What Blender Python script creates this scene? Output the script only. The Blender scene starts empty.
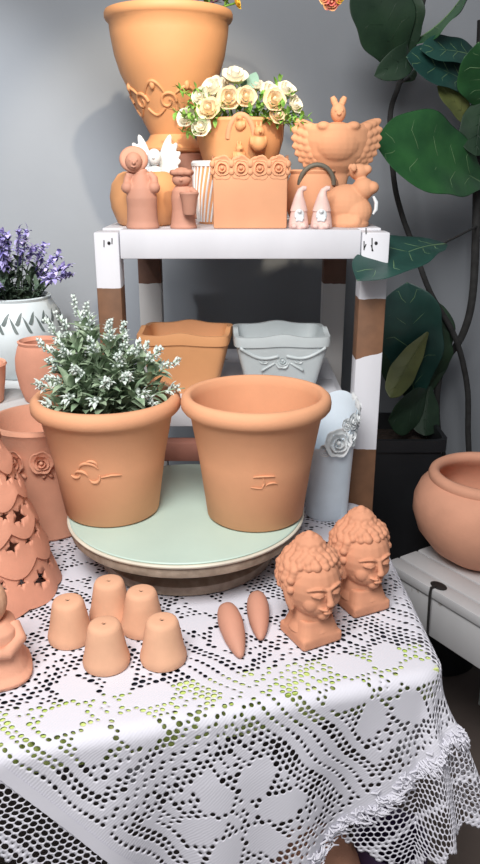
import bpy, bmesh, math, random
import numpy as np
from mathutils import Vector, Matrix, Euler
PI = math.pi
sin, cos = math.sin, math.cos
R = math.radians
scene = bpy.context.scene
COL = scene.collection
rnd = random.Random(7)

# ------------------------------------------------------------------ camera
FPX, PITCH, CAMZ = 748.0, R(19.3), 1.30
cam_d = bpy.data.cameras.new('camera')
cam = bpy.data.objects.new('camera', cam_d)
COL.objects.link(cam)
cam.location = (0, 0, CAMZ)
cam.rotation_euler = (PI / 2 - PITCH, 0, 0)
cam_d.sensor_fit = 'VERTICAL'
cam_d.sensor_height = 24
cam_d.lens = 24 * FPX / 864
cam_d.clip_start = 0.02
scene.camera = cam


def at(u, v, y):
    """world point at depth y seen at pixel u, v"""
    dx, dy = (u - 240) / FPX, -(v - 432) / FPX
    c, s = cos(PITCH), sin(PITCH)
    d = (dx, c + dy * s, -s + dy * c)
    t = y / d[1]
    return Vector((d[0] * t, y, CAMZ + d[2] * t))


# ------------------------------------------------------------------ materials
def lin(c):
    return tuple(((x / 255 / 12.92) if x / 255 <= 0.04045 else ((x / 255 + 0.055) / 1.055) ** 2.4) for x in c) + (1,)


def nt(m):
    m.use_nodes = True
    return m.node_tree.nodes, m.node_tree.links


def mat(name, rgb, rough=0.8, var=0.12, scale=18, bump=0.15, bscale=160, rgb2=None, metal=0, spec=0.5,
        dist=0.002, backface=None, trans=None):
    m = bpy.data.materials.new(name)
    N, L = nt(m)
    b = N['Principled BSDF']
    b.inputs['Roughness'].default_value = rough
    b.inputs['Metallic'].default_value = metal
    b.inputs['Specular IOR Level'].default_value = spec
    tc = N.new('ShaderNodeTexCoord')
    no = N.new('ShaderNodeTexNoise')
    no.inputs['Scale'].default_value = scale
    no.inputs['Detail'].default_value = 5
    L.new(tc.outputs['Object'], no.inputs['Vector'])
    rp = N.new('ShaderNodeValToRGB')
    c1 = lin(rgb)
    c2 = lin(rgb2) if rgb2 else tuple(min(1, x * (1 + var)) for x in c1[:3]) + (1,)
    c0 = c1 if rgb2 else tuple(x * (1 - var) for x in c1[:3]) + (1,)
    rp.color_ramp.elements[0].position = 0.35
    rp.color_ramp.elements[0].color = c0
    rp.color_ramp.elements[1].position = 0.68
    rp.color_ramp.elements[1].color = c2
    L.new(no.outputs['Fac'], rp.inputs['Fac'])
    L.new(rp.outputs['Color'], b.inputs['Base Color'])
    if bump:
        n2 = N.new('ShaderNodeTexNoise')
        n2.inputs['Scale'].default_value = bscale
        n2.inputs['Detail'].default_value = 3
        L.new(tc.outputs['Object'], n2.inputs['Vector'])
        bp = N.new('ShaderNodeBump')
        bp.inputs['Strength'].default_value = bump
        bp.inputs['Distance'].default_value = dist
        L.new(n2.outputs['Fac'], bp.inputs['Height'])
        L.new(bp.outputs['Normal'], b.inputs['Normal'])
    if trans:
        b.inputs['Transmission Weight'].default_value = 0
        b.inputs['Subsurface Weight'].default_value = trans
        b.inputs['Subsurface Radius'].default_value = (.01, .01, .005)
    return m


def painted_wood(name, ranges, paint=(226, 226, 232), wood=(139, 98, 70), slant=0.25, worn=0.62):
    """white paint over bare wood; bare inside each (z0, z1)"""
    m = bpy.data.materials.new(name)
    N, L = nt(m)
    b = N['Principled BSDF']
    b.inputs['Roughness'].default_value = 0.6
    tc = N.new('ShaderNodeTexCoord')
    sp = N.new('ShaderNodeSeparateXYZ')
    L.new(tc.outputs['Object'], sp.inputs[0])

    def mth(op, a, c):
        n = N.new('ShaderNodeMath')
        n.operation = op
        for i, q in enumerate((a, c)):
            if isinstance(q, (int, float)):
                n.inputs[i].default_value = q
            else:
                L.new(q, n.inputs[i])
        return n.outputs[0]
    no = N.new('ShaderNodeTexNoise')
    no.inputs['Scale'].default_value = 40
    L.new(tc.outputs['Object'], no.inputs['Vector'])
    z = mth('ADD', sp.outputs['Z'], mth('MULTIPLY', mth('SUBTRACT', no.outputs['Fac'], 0.5), 0.006))
    tot = None
    for i, (a, c) in enumerate(ranges):
        zs = mth('SUBTRACT', z, mth('MULTIPLY', mth('SUBTRACT', sp.outputs['X'], 0.23), slant if i % 2 == 0 else 0.0))
        k = mth('MULTIPLY', mth('GREATER_THAN', zs, a), mth('LESS_THAN', z, c))
        tot = k if tot is None else mth('MAXIMUM', tot, k)
    n3 = N.new('ShaderNodeTexNoise')
    n3.inputs['Scale'].default_value = 14
    n3.inputs['Detail'].default_value = 8
    mp = N.new('ShaderNodeMapping')
    mp.inputs['Scale'].default_value = (1, 1, 0.4)
    L.new(tc.outputs['Object'], mp.inputs[0])
    L.new(mp.outputs[0], n3.inputs['Vector'])
    wr = mth('MULTIPLY', mth('GREATER_THAN', n3.outputs['Fac'], worn + 0.06), 0.55)
    tot = wr if tot is None else mth('MAXIMUM', tot, wr)
    pv = N.new('ShaderNodeMixRGB')
    pv.inputs[1].default_value = lin(paint)
    pv.inputs[2].default_value = lin(tuple(x * 0.9 for x in paint))
    L.new(n3.outputs['Fac'], pv.inputs[0])
    wd = N.new('ShaderNodeMixRGB')
    wd.inputs[1].default_value = lin(wood)
    wd.inputs[2].default_value = lin(tuple(x * 0.72 for x in wood))
    L.new(no.outputs['Fac'], wd.inputs[0])
    mx = N.new('ShaderNodeMixRGB')
    L.new(tot, mx.inputs[0])
    L.new(pv.outputs[0], mx.inputs[1])
    L.new(wd.outputs[0], mx.inputs[2])
    L.new(mx.outputs[0], b.inputs['Base Color'])
    bp = N.new('ShaderNodeBump')
    bp.inputs['Strength'].default_value = 0.2
    bp.inputs['Distance'].default_value = 0.002
    L.new(n3.outputs['Fac'], bp.inputs['Height'])
    L.new(bp.outputs[0], b.inputs['Normal'])
    return m


M = {}
M['clay'] = mat('terracotta', (222, 161, 122), rough=0.82, var=0.07, scale=9, bump=0.12, bscale=220)
M['clay_warm'] = mat('terracotta_warm', (222, 160, 110), rough=0.6, var=0.06, scale=9, bump=0.05, bscale=220)
M['clay_pink'] = mat('terracotta_pink', (220, 160, 132), rough=0.85, var=0.08, scale=14, bump=0.2, bscale=260)
M['clay_red'] = mat('terracotta_red', (216, 152, 126), rough=0.85, var=0.1, scale=14, bump=0.2, bscale=240)
M['clay_brown'] = mat('terracotta_brown', (196, 142, 120), rough=0.7, var=0.08, scale=14, bump=0.1, bscale=240)
M['clay_head'] = mat('terracotta_head', (208, 146, 114), rough=0.85, var=0.07, scale=30, bump=0.12, bscale=400, dist=0.001)
M['clay_buff'] = mat('buff_clay', (220, 170, 138), rough=0.9, var=0.06, scale=30, bump=0.15, bscale=300, dist=0.001)
M['pale_pink'] = mat('pale_pink_glaze', (232, 196, 186), rough=0.7, var=0.1, scale=60, bump=0.15, bscale=300)
M['white_ceramic'] = mat('white_ceramic', (226, 230, 232), rough=0.45, var=0.04, scale=20, bump=0.05)
M['white_blue'] = mat('bluish_white_ceramic', (214, 226, 236), rough=0.5, var=0.05, scale=20, bump=0.06)
M['grey_ceramic'] = mat('grey_white_ceramic', (196, 204, 206), rough=0.4, var=0.06, scale=14, bump=0.04)
M['leaf_paint'] = mat('painted_leaf', (98, 108, 106), rough=0.5, var=0.2, bump=0)
M['soil'] = mat('soil', (58, 46, 38), rough=1, var=0.4, scale=80, bump=0.8, bscale=90, dist=0.006)
M['hole_shade'] = mat('hole_shade', (40, 26, 20), rough=1, bump=0)  # dark colour painted for the shade inside the drain holes
M['mint'] = mat('mint_board', (184, 206, 195), rough=0.5, var=0.05, scale=8, bump=0.04)
M['wheel_metal'] = mat('dusty_wheel_metal', (132, 116, 102), rough=0.65, var=0.3, scale=60, bump=0.2, bscale=200, rgb2=(164, 148, 132))
M['cream_edge'] = mat('cream_edge', (214, 208, 192), rough=0.6, var=0.1)
M['sage'] = mat('silver_green_leaf', (122, 146, 116), rough=0.75, var=0.25, scale=90, bump=0, rgb2=(172, 188, 160))
M['sage_tip'] = mat('frosted_white_leaf', (196, 210, 202), rough=0.8, var=0.1, scale=120, bump=0, rgb2=(226, 232, 228))
M['sage_stem'] = mat('grey_green_stem', (112, 124, 96), rough=0.8, bump=0)
M['lav_green'] = mat('lavender_leaf', (66, 84, 68), rough=0.8, var=0.25, scale=80, bump=0)
M['lav'] = mat('lavender_flower', (118, 110, 176), rough=0.8, var=0.25, scale=60, bump=0, rgb2=(192, 184, 224))
M['rose_white'] = mat('cream_rose', (250, 244, 226), rough=0.7, var=0.04, scale=30, bump=0)
M['rose_peach'] = mat('peach_rose', (248, 226, 192), rough=0.7, var=0.06, scale=30, bump=0)
M['rose_pink'] = mat('pink_blossom', (226, 110, 118), rough=0.7, var=0.1, scale=60, bump=0, rgb2=(240, 200, 120))
M['yellow'] = mat('yellow_blossom', (222, 180, 60), rough=0.7, var=0.1, bump=0)
M['mauve'] = mat('mauve_leaf', (120, 84, 96), rough=0.8, var=0.2, bump=0)
M['fern'] = mat('bright_green_foliage', (104, 158, 62), rough=0.7, var=0.3, scale=90, bump=0, rgb2=(150, 190, 90))
M['eucalyptus'] = mat('eucalyptus_leaf', (136, 172, 156), rough=0.7, var=0.12, bump=0)
M['bark'] = mat('ficus_bark', (44, 44, 44), rough=0.9, var=0.3, scale=50, bump=0.4, bscale=90)
M['black_plastic'] = mat('black_plastic', (30, 32, 36), rough=0.5, var=0.1, bump=0.05)
M['navy'] = mat('dark_navy_cover', (40, 42, 56), rough=0.8, var=0.25, scale=12, bump=0.1)
M['lime'] = mat('yellow_green_print', (176, 200, 92), rough=0.7, var=0.1, scale=20, bump=0, rgb2=(214, 224, 150))
M['table_wood'] = mat('dark_table_wood', (60, 48, 42), rough=0.7, var=0.2, bump=0.2)
M['purple'] = mat('dark_purple_glaze', (64, 48, 84), rough=0.5, var=0.1, bump=0)
M['iron'] = mat('dark_iron', (44, 42, 42), rough=0.6, metal=0.3, bump=0.1)
M['stone'] = mat('pale_grey_board', (196, 198, 198), rough=0.7, var=0.08, bump=0.1)
M['floor'] = mat('floor_concrete', (104, 92, 86), rough=0.85, var=0.2, scale=4, bump=0.2, bscale=60)
M['shelf_white'] = painted_wood('white_painted_board', [], worn=0.6)


def wall_mat():
    m = bpy.data.materials.new('grey_plaster')
    N, L = nt(m)
    b = N['Principled BSDF']
    b.inputs['Roughness'].default_value = 0.7
    tc = N.new('ShaderNodeTexCoord')
    no = N.new('ShaderNodeTexNoise')
    no.inputs['Scale'].default_value = 1.6
    no.inputs['Detail'].default_value = 6
    L.new(tc.outputs['Object'], no.inputs['Vector'])
    rp = N.new('ShaderNodeValToRGB')
    rp.color_ramp.elements[0].position = 0.3
    rp.color_ramp.elements[0].color = lin((130, 134, 140))
    rp.color_ramp.elements[1].position = 0.75
    rp.color_ramp.elements[1].color = lin((141, 146, 152))
    L.new(no.outputs['Fac'], rp.inputs['Fac'])
    L.new(rp.outputs['Color'], b.inputs['Base Color'])
    bp = N.new('ShaderNodeBump')
    bp.inputs['Strength'].default_value = 0.1
    bp.inputs['Distance'].default_value = 0.004
    n2 = N.new('ShaderNodeTexNoise')
    n2.inputs['Scale'].default_value = 30
    L.new(tc.outputs['Object'], n2.inputs['Vector'])
    L.new(n2.outputs['Fac'], bp.inputs['Height'])
    L.new(bp.outputs[0], b.inputs['Normal'])
    return m


M['wall'] = wall_mat()


def lace_mat():
    m = bpy.data.materials.new('white_crochet')
    N, L = nt(m)
    b = N['Principled BSDF']
    b.inputs['Roughness'].default_value = 0.9
    b.inputs['Base Color'].default_value = lin((212, 211, 220))
    tc = N.new('ShaderNodeTexCoord')
    w = N.new('ShaderNodeTexWave')
    w.inputs['Scale'].default_value = 90
    w.inputs['Distortion'].default_value = 3
    L.new(tc.outputs['UV'], w.inputs['Vector'])
    bp = N.new('ShaderNodeBump')
    bp.inputs['Strength'].default_value = 0.15
    bp.inputs['Distance'].default_value = 0.001
    L.new(w.outputs['Fac'], bp.inputs['Height'])
    L.new(bp.outputs[0], b.inputs['Normal'])
    return m


M['lace'] = lace_mat()


def ficus_mat(name, c1, c2, rough=0.4):
    m = mat(name, c1, rough=rough, var=0.2, scale=14, bump=0.25, bscale=30, rgb2=c2, dist=0.004)
    return m


M['fic_dark'] = ficus_mat('ficus_leaf_dark', (32, 52, 38), (42, 66, 46), 0.5)
M['fic_green'] = ficus_mat('ficus_leaf_green', (36, 80, 46), (52, 102, 56), 0.4)
M['fic_teal'] = ficus_mat('ficus_leaf_teal', (28, 60, 56), (40, 78, 70), 0.4)
M['fic_old'] = ficus_mat('ficus_leaf_yellowing', (84, 92, 52), (112, 118, 66), 0.5)
M['fic_rib'] = mat('ficus_midrib', (110, 140, 100), rough=0.5, bump=0)


# ------------------------------------------------------------------ mesh helpers
class MB:
    def __init__(s):
        s.b = bmesh.new()

    def quadgrid(s, P, cu=False, cv=False):
        """P[i][j] -> vertices; cu closes i, cv closes j"""
        b = s.b
        V = [[b.verts.new(p) for p in row] for row in P]
        n, k = len(V), len(V[0])
        for i in range(n if cu else n - 1):
            for j in range(k if cv else k - 1):
                q = [V[i][j], V[(i + 1) % n][j], V[(i + 1) % n][(j + 1) % k], V[i][(j + 1) % k]]
                try:
                    b.faces.new(q)
                except ValueError:
                    pass
        return V

    def lathe(s, prof, c=(0, 0, 0), n=48, sx=1, sy=1, mod=None, rot=None, square=0.0, closed=False, phase=0):
        """profile (r, z); ends with r=0 are capped; square>0 makes a rounded-square section"""
        c = Vector(c)
        rows = []
        for r, z in prof:
            row = []
            for i in range(n):
                a = 2 * PI * i / n + phase
                rr = r
                if square:
                    p = square
                    rr = r / ((abs(cos(a)) ** p + abs(sin(a)) ** p) ** (1 / p))
                zz = z
                if mod:
                    rr, zz = mod(a, rr, z)
                v = Vector((rr * cos(a) * sx, rr * sin(a) * sy, zz))
                if rot:
                    v = rot @ v
                row.append(c + v)
            rows.append(row)
        V = s.quadgrid([list(r) for r in rows], cu=closed, cv=True)
        if not closed:
            for k in (0, -1):
                if prof[k][0] > 1e-6:
                    s.b.faces.new(V[k] if k == -1 else V[k][::-1])
        bmesh.ops.remove_doubles(s.b, verts=[v for row in V for v in row if v.is_valid], dist=1e-6)
        return s

    def ell(s, c, r, rot=None, seg=20, rings=12):
        if isinstance(r, (int, float)):
            r = (r, r, r)
        m = Matrix.Translation(Vector(c))
        if rot is not None:
            m = m @ (rot.to_matrix().to_4x4() if isinstance(rot, Euler) else rot.to_4x4())
        m = m @ Matrix.Diagonal((r[0], r[1], r[2], 1))
        bmesh.ops.create_uvsphere(s.b, u_segments=seg, v_segments=rings, radius=1, matrix=m)
        return s

    def box(s, lo, hi, bev=0.0, rot=None, org=(0, 0, 0), seg=2):
        lo, hi = Vector(lo), Vector(hi)
        c, d = (lo + hi) / 2, hi - lo
        m = Matrix.Translation(c) @ Matrix.Diagonal((d.x, d.y, d.z, 1))
        if rot is not None:
            m = Matrix.Translation(Vector(org)) @ rot.to_4x4() @ Matrix.Translation(-Vector(org)) @ m
        r = bmesh.ops.create_cube(s.b, size=1, matrix=m)
        if bev:
            es = list({e for v in r['verts'] for e in v.link_edges})
            bmesh.ops.bevel(s.b, geom=es, offset=bev, segments=seg, profile=0.5, affect='EDGES')
        return s

    def tube(s, pts, rad, n=10, cap=True):
        pts = [Vector(p) for p in pts]
        if isinstance(rad, (int, float)):
            rad = [rad] * len(pts)
        rows = []
        up = None
        for i, p in enumerate(pts):
            t = (pts[min(i + 1, len(pts) - 1)] - pts[max(i - 1, 0)])
            if t.length < 1e-9:
                t = Vector((0, 0, 1))
            t.normalize()
            if up is None:
                up = t.orthogonal().normalized()
            else:
                up = (up - t * up.dot(t))
                up = up.normalized() if up.length > 1e-6 else t.orthogonal().normalized()
            sd = t.cross(up)
            rows.append([p + (up * cos(2 * PI * k / n) + sd * sin(2 * PI * k / n)) * rad[i] for k in range(n)])
        V = s.quadgrid(rows, cv=True)
        if cap:
            s.b.faces.new(V[0][::-1])
            s.b.faces.new(V[-1])
        return s

    def prism(s, poly, z0, z1, mtx=None):
        mtx = mtx or Matrix.Identity(4)
        lo = [s.b.verts.new(mtx @ Vector((x, y, z0))) for x, y in poly]
        hi = [s.b.verts.new(mtx @ Vector((x, y, z1))) for x, y in poly]
        n = len(poly)
        s.b.faces.new(lo[::-1])
        s.b.faces.new(hi)
        for i in range(n):
            s.b.faces.new((lo[i], lo[(i + 1) % n], hi[(i + 1) % n], hi[i]))
        return s

    def build(s, name, m, parent=None, smooth=True, angle=40, loc=None, rz=0, normals=True):
        if normals:
            bmesh.ops.recalc_face_normals(s.b, faces=s.b.faces[:])
        me = bpy.data.meshes.new(name)
        s.b.to_mesh(me)
        s.b.free()
        if smooth:
            me.polygons.foreach_set('use_smooth', [True] * len(me.polygons))
            if angle:
                me.set_sharp_from_angle(angle=R(angle))
        me.materials.append(m)
        o = bpy.data.objects.new(name, me)
        COL.objects.link(o)
        if parent:
            o.parent = parent
        if loc is not None:
            o.location = loc
        o.rotation_euler.z = rz
        return o


def bake(o):
    dg = bpy.context.evaluated_depsgraph_get()
    me = bpy.data.meshes.new_from_object(o.evaluated_get(dg))
    o.modifiers.clear()
    o.data = me
    return o


def fuse(o, voxel=0.002, smooth=4, fac=0.5):
    md = o.modifiers.new('r', 'REMESH')
    md.mode = 'VOXEL'
    md.voxel_size = voxel
    if smooth:
        sm = o.modifiers.new('s', 'SMOOTH')
        sm.factor = fac
        sm.iterations = smooth
    bake(o)
    o.data.polygons.foreach_set('use_smooth', [True] * len(o.data.polygons))
    return o


def tag(o, label, cat, group=None, kind=None):
    o['label'] = label
    o['category'] = cat
    if group:
        o['group'] = group
    if kind:
        o['kind'] = kind
    return o


def thing(name, label, cat, loc=(0, 0, 0), rz=0, group=None):
    o = bpy.data.objects.new(name, None)
    o.empty_display_size = 0.02
    COL.objects.link(o)
    o.location = loc
    o.rotation_euler = (0, 0, rz)
    return tag(o, label, cat, group)


def struct(o):
    o['kind'] = 'structure'
    return o


def copy_tree(o, parent=None):
    c = o.copy()
    COL.objects.link(c)
    if parent:
        c.parent = parent
    for ch in list(o.children):
        copy_tree(ch, c)
    return c


def frame(n, up=(0, 0, 1)):
    """matrix whose z axis is n"""
    n = Vector(n).normalized()
    up = Vector(up)
    x = up.cross(n)
    if x.length < 1e-4:
        x = Vector((1, 0, 0))
    x.normalize()
    y = n.cross(x)
    return Matrix((x, y, n)).transposed()


def rose(mb, c, n, r, depth=0.8, seed=0):
    """layered petals opening along n"""
    rr = random.Random(seed)
    F = frame(n)
    c = Vector(c)
    mb.ell(c + F @ Vector((0, 0, r * 0.45 * depth)), (r * 0.2, r * 0.2, r * 0.42 * depth), rot=F, seg=10, rings=7)
    for k, (cnt, base, ht) in enumerate(((3, 0.36, 1.0), (4, 0.66, 0.92), (5, 1.0, 0.72))):
        for i in range(cnt):
            a0 = 2 * PI * i / cnt + k * 0.7 + rr.uniform(-.15, .15)
            w = PI / cnt * 1.35
            rows = []
            for iu in range(7):
                uu = -1 + 2 * iu / 6
                row = []
                for iv in range(5):
                    h = iv / 4
                    wid = w * (0.5 + 0.5 * sin(min(1, h * 1.25) * PI / 2))
                    a = a0 + uu * wid
                    edge = 1 - 0.22 * uu * uu * h
                    rad = r * base * (0.34 + 0.66 * sin(h * PI / 2) ** 0.8) * (1 + 0.10 * (1 - uu * uu) + .05 * sin(uu * 5 + i * 2 + k))
                    z = r * depth * ht * (h ** 1.3 - 0.1 * h ** 4) * edge - r * 0.12 * (h > 0.9) * (k >= 1)
                    row.append(c + F @ Vector((rad * cos(a), rad * sin(a), z)))
                rows.append(row)
            mb.quadgrid(rows)


def leafmesh(mb, base, tip, width, side=None, bend=0.15, fold=0.2, nu=7, shape='lance', wave=0.0, seed=0):
    base, tip = Vector(base), Vector(tip)
    ax = tip - base
    ln = ax.length
    t = ax.normalized()
    if side is None:
        side = t.cross(Vector((0, 0, 1)))
        if side.length < 1e-3:
            side = Vector((1, 0, 0))
    side = Vector(side)
    side = (side - t * side.dot(t)).normalized()
    nrm = side.cross(t)
    rows = []
    nv = 4 if shape == 'lance' else 8
    ph = seed * 1.7
    for i in range(nu + 1):
        f = i / nu
        if shape == 'lance':
            w = width * (sin(PI * f ** 0.8) ** 0.9 if 0 < f < 1 else 0.02)
        else:  # fiddle: broad towards the tip, narrow waist at the base
            w = width * (0.1 + 0.55 * sin(min(1, f * 1.7) * PI / 2) + 0.4 * sin(f * PI * 0.62)) * (1 - f ** 7) ** 0.6
            w *= 1 + 0.05 * sin(f * 17 + ph)
        c = base + ax * f + nrm * (bend * ln * sin(f * PI))
        row = []
        for j in range(nv + 1):
            q = -1 + 2 * j / nv
            row.append(c + side * (w * 0.5 * q) + nrm * (abs(q) * w * 0.5 * fold + wave * w * sin(f * 14 + q * 2.5 + ph) * abs(q)))
        rows.append(row)
    mb.quadgrid(rows)
    return rows


# ------------------------------------------------------------------ setting
WALL_Y = 1.98
struct(MB().box((-2.2, WALL_Y, 0), (2.2, WALL_Y + .1, 2.7)).build('wall_back', M['wall'], smooth=False))
struct(MB().box((-2.3, -1.2, 0), (-2.2, WALL_Y + .1, 2.7)).build('wall_left', M['wall'], smooth=False))
struct(MB().box((-2.3, -1.2, -.05), (2.3, WALL_Y + .1, 0)).build('floor', M['floor'], smooth=False))
struct(MB().box((2.2, -1.2, 0), (2.3, WALL_Y + .1, 2.7)).build('wall_right', M['wall'], smooth=False))
struct(MB().box((-2.3, -1.2, 2.7), (2.3, WALL_Y + .1, 2.8)).build('ceiling', M['wall'], smooth=False))
struct(MB().box((-2.2, WALL_Y - .012, 0), (2.2, WALL_Y, .09), .003).build('baseboard_back', M['black_plastic']))

# ------------------------------------------------------------------ display table under the cloth
TZ = 0.72
A_, B_, C_, D_ = (-.75, .512), (.241, .779), (.219, 1.262), (-.75, 1.262)
tbl = thing('display_table', 'dark table under the white lace cloth, with a yellow green front edge', 'table', (-.2, .95, 0))
off = Vector((.2, -.95, 0))


def rel(pts):
    return [(x + .2, y - .95) for x, y in pts]


def inset(pts, d):
    c = Vector((sum(p[0] for p in pts) / 4, sum(p[1] for p in pts) / 4))
    return [tuple(Vector(p) + (c - Vector(p)).normalized() * d) for p in pts]


MB().prism(rel(inset([A_, B_, C_, D_], .012)), TZ - .032, TZ - .006).build('tabletop', M['navy'], tbl, smooth=False)
nfx, nfy = .2488, -.9686
tdx, tdy = .9686, .2488
strip = []
p0, p1 = Vector((-.735, .532)), Vector((.245, .784))
strip = [p0, p1, p1 - Vector((nfx, nfy)) * .048, p0 - Vector((nfx, nfy)) * .048]
mbs = MB().prism(rel([tuple(p) for p in strip]), TZ - .006, TZ - .0035)
strip2 = [p0 + Vector((nfx, nfy)) * .006, p1 + Vector((nfx, nfy)) * .006, p1 + Vector((nfx, nfy)) * .003, p0 + Vector((nfx, nfy)) * .003]
mbs.prism(rel([tuple(p) for p in strip2]), TZ - .05, TZ - .0035)
mbs.build('edge_trim', M['lime'], tbl, smooth=False)
for x, y in ((-.68, .62), (.165, .97), (.15, 1.2), (-.68, 1.2)):
    MB().box((x + .2 - .02, y - .95 - .02, 0), (x + .2 + .02, y - .95 + .02, TZ - .032), .003).build('leg', M['table_wood'], tbl)
# apron boards
MB().prism(rel([(-.68, .60), (.17, .815), (.165, .83), (-.685, .615)]), TZ - .1, TZ - .032).build('apron', M['table_wood'], tbl, smooth=False)

# ------------------------------------------------------------------ lace tablecloth (real holes)
CLZ = TZ - .0012


def drape_setup():
    poly = [Vector(p) for p in (A_, B_, C_, D_)]
    rc = .03
    ins = []
    n = 4
    for i in range(n):
        p, a, b = poly[i], poly[i - 1], poly[(i + 1) % n]
        e1, e2 = (a - p).normalized(), (b - p).normalized()
        h = (e1 + e2).normalized()
        sn = abs(e1.cross(h)) if hasattr(e1, 'cross') else 1
        ins.append(p + h * rc / max(.2, sn))
    return ins, rc


INS, RC = drape_setup()


def drape(P):
    """P (n,2) flat points -> (n,3)"""
    n = len(P)
    best = np.full(n, 1e9)
    Q = np.zeros((n, 2))
    inside = np.ones(n, bool)
    S = np.zeros(n)
    acc = 0.0
    for i in range(4):
        a = np.array(INS[i]); b = np.array(INS[(i + 1) % 4])
        e = b - a
        ln = np.linalg.norm(e)
        t = np.clip(((P - a) @ e) / ln ** 2, 0, 1)
        q = a + t[:, None] * e
        d = np.linalg.norm(P - q, axis=1)
        cr = e[0] * (P[:, 1] - a[1]) - e[1] * (P[:, 0] - a[0])
        inside &= cr > 0
        k = d < best
        best[k] = d[k]; Q[k] = q[k]; S[k] = acc + t[k] * ln
        acc += ln
    dist = np.where(inside, -best, best) - RC
    nv = (P - Q) / np.maximum(best, 1e-9)[:, None]
    out = np.zeros((n, 3))
    out[:, :2] = P
    out[:, 2] = CLZ
    f = (dist > 0)
    d = dist[f]
    N_ = nv[f]
    edge = P[f] - N_ * d[:, None]
    re = .016
    arc = re * PI / 2
    ang = np.minimum(d, arc) / re
    ofs = re * np.sin(ang)
    drop = re * (1 - np.cos(ang))
    ex = np.maximum(0, d - arc)
    n1 = np.array((.2488, -.9686))
    th = np.arctan2(N_[:, 0] * -n1[1] * 0 + (N_[:, 1] * n1[0] - N_[:, 0] * n1[1]), N_ @ n1)  # angle from front normal towards the right
    thm = R(74)
    w = np.clip(np.sin(np.clip(th / thm, 0, 1) * PI), 0, 1)
    s = S[f]
    fl = .05 + .30 * w + .045 * np.sin(s * 27) + .03 * np.sin(s * 55 + 1) + w * .10 * np.sin(th * 9)
    fl = fl * np.minimum(1, .35 + ex / .12)
    ofs = ofs + fl * ex
    drop = drop + ex * np.sqrt(1 - np.clip(fl, 0, .8) ** 2)
    out[f, :2] = edge + N_ * ofs[:, None]
    out[f, 2] = CLZ - drop
    # small creases on the top
    g = ~f
    out[g, 2] += .0008 * np.abs(np.sin(P[g, 0] * 16 + P[g, 1] * 7))
    return out


EA = np.array((.80, -.60)); EB = np.array((.60, .80))
SA, SB = -.180, .343          # seams: a = SA on the right, b = SB on the left
BORD = .082
PER = .235


def hole_radius(a, b, c):
    """hole radius in cell units at pattern position a, b"""
    if a > SA or b < SB:
        da = max(a - SA, SB - b)
        if a - SA > min(.125, max(.010, (b - .515) * 2.6)) - .016 or SB - b > BORD - .012:
            return .12
        if da < .006:
            return 0
        k = int(da / c)
        if k % 7 == 6:
            return .22
        return .47
    fa, fb = SA - a, b - SB
    if min(fa, fb) < .010:
        return 0
    x = (fa - .012) % PER - PER / 2
    y = (fb - .012) % PER - PER / 2
    e = PER / 2 - max(abs(x), abs(y))
    if e < c * .5:
        return 0
    if e < c * 1.5:
        return .36
    if e < c * 2.1:
        return 0
    if e < c * 4.3:
        return .42
    if e < c * 4.8:
        return 0
    rho = math.hypot(x, y)
    th = math.atan2(y, x)
    if rho < c * .6:
        return .12
    if rho < c * 1.2:
        return .33
    if rho < c * 1.9:
        return 0
    if rho < c * 2.5:
        return .36
    # six oval petals round the eye
    k = round(th / (PI / 3))
    pa = k * PI / 3
    lx, ly = rho * cos(th - pa) - .051, rho * sin(th - pa)
    q = math.hypot(lx / .0285, ly / .0195)
    if q < 1:
        return 0
    if rho < .046 or q < 1.42:
        return .40
    return .37 if int((abs(lx) + 2 * abs(ly)) / c) % 3 < 2 else 0


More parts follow.
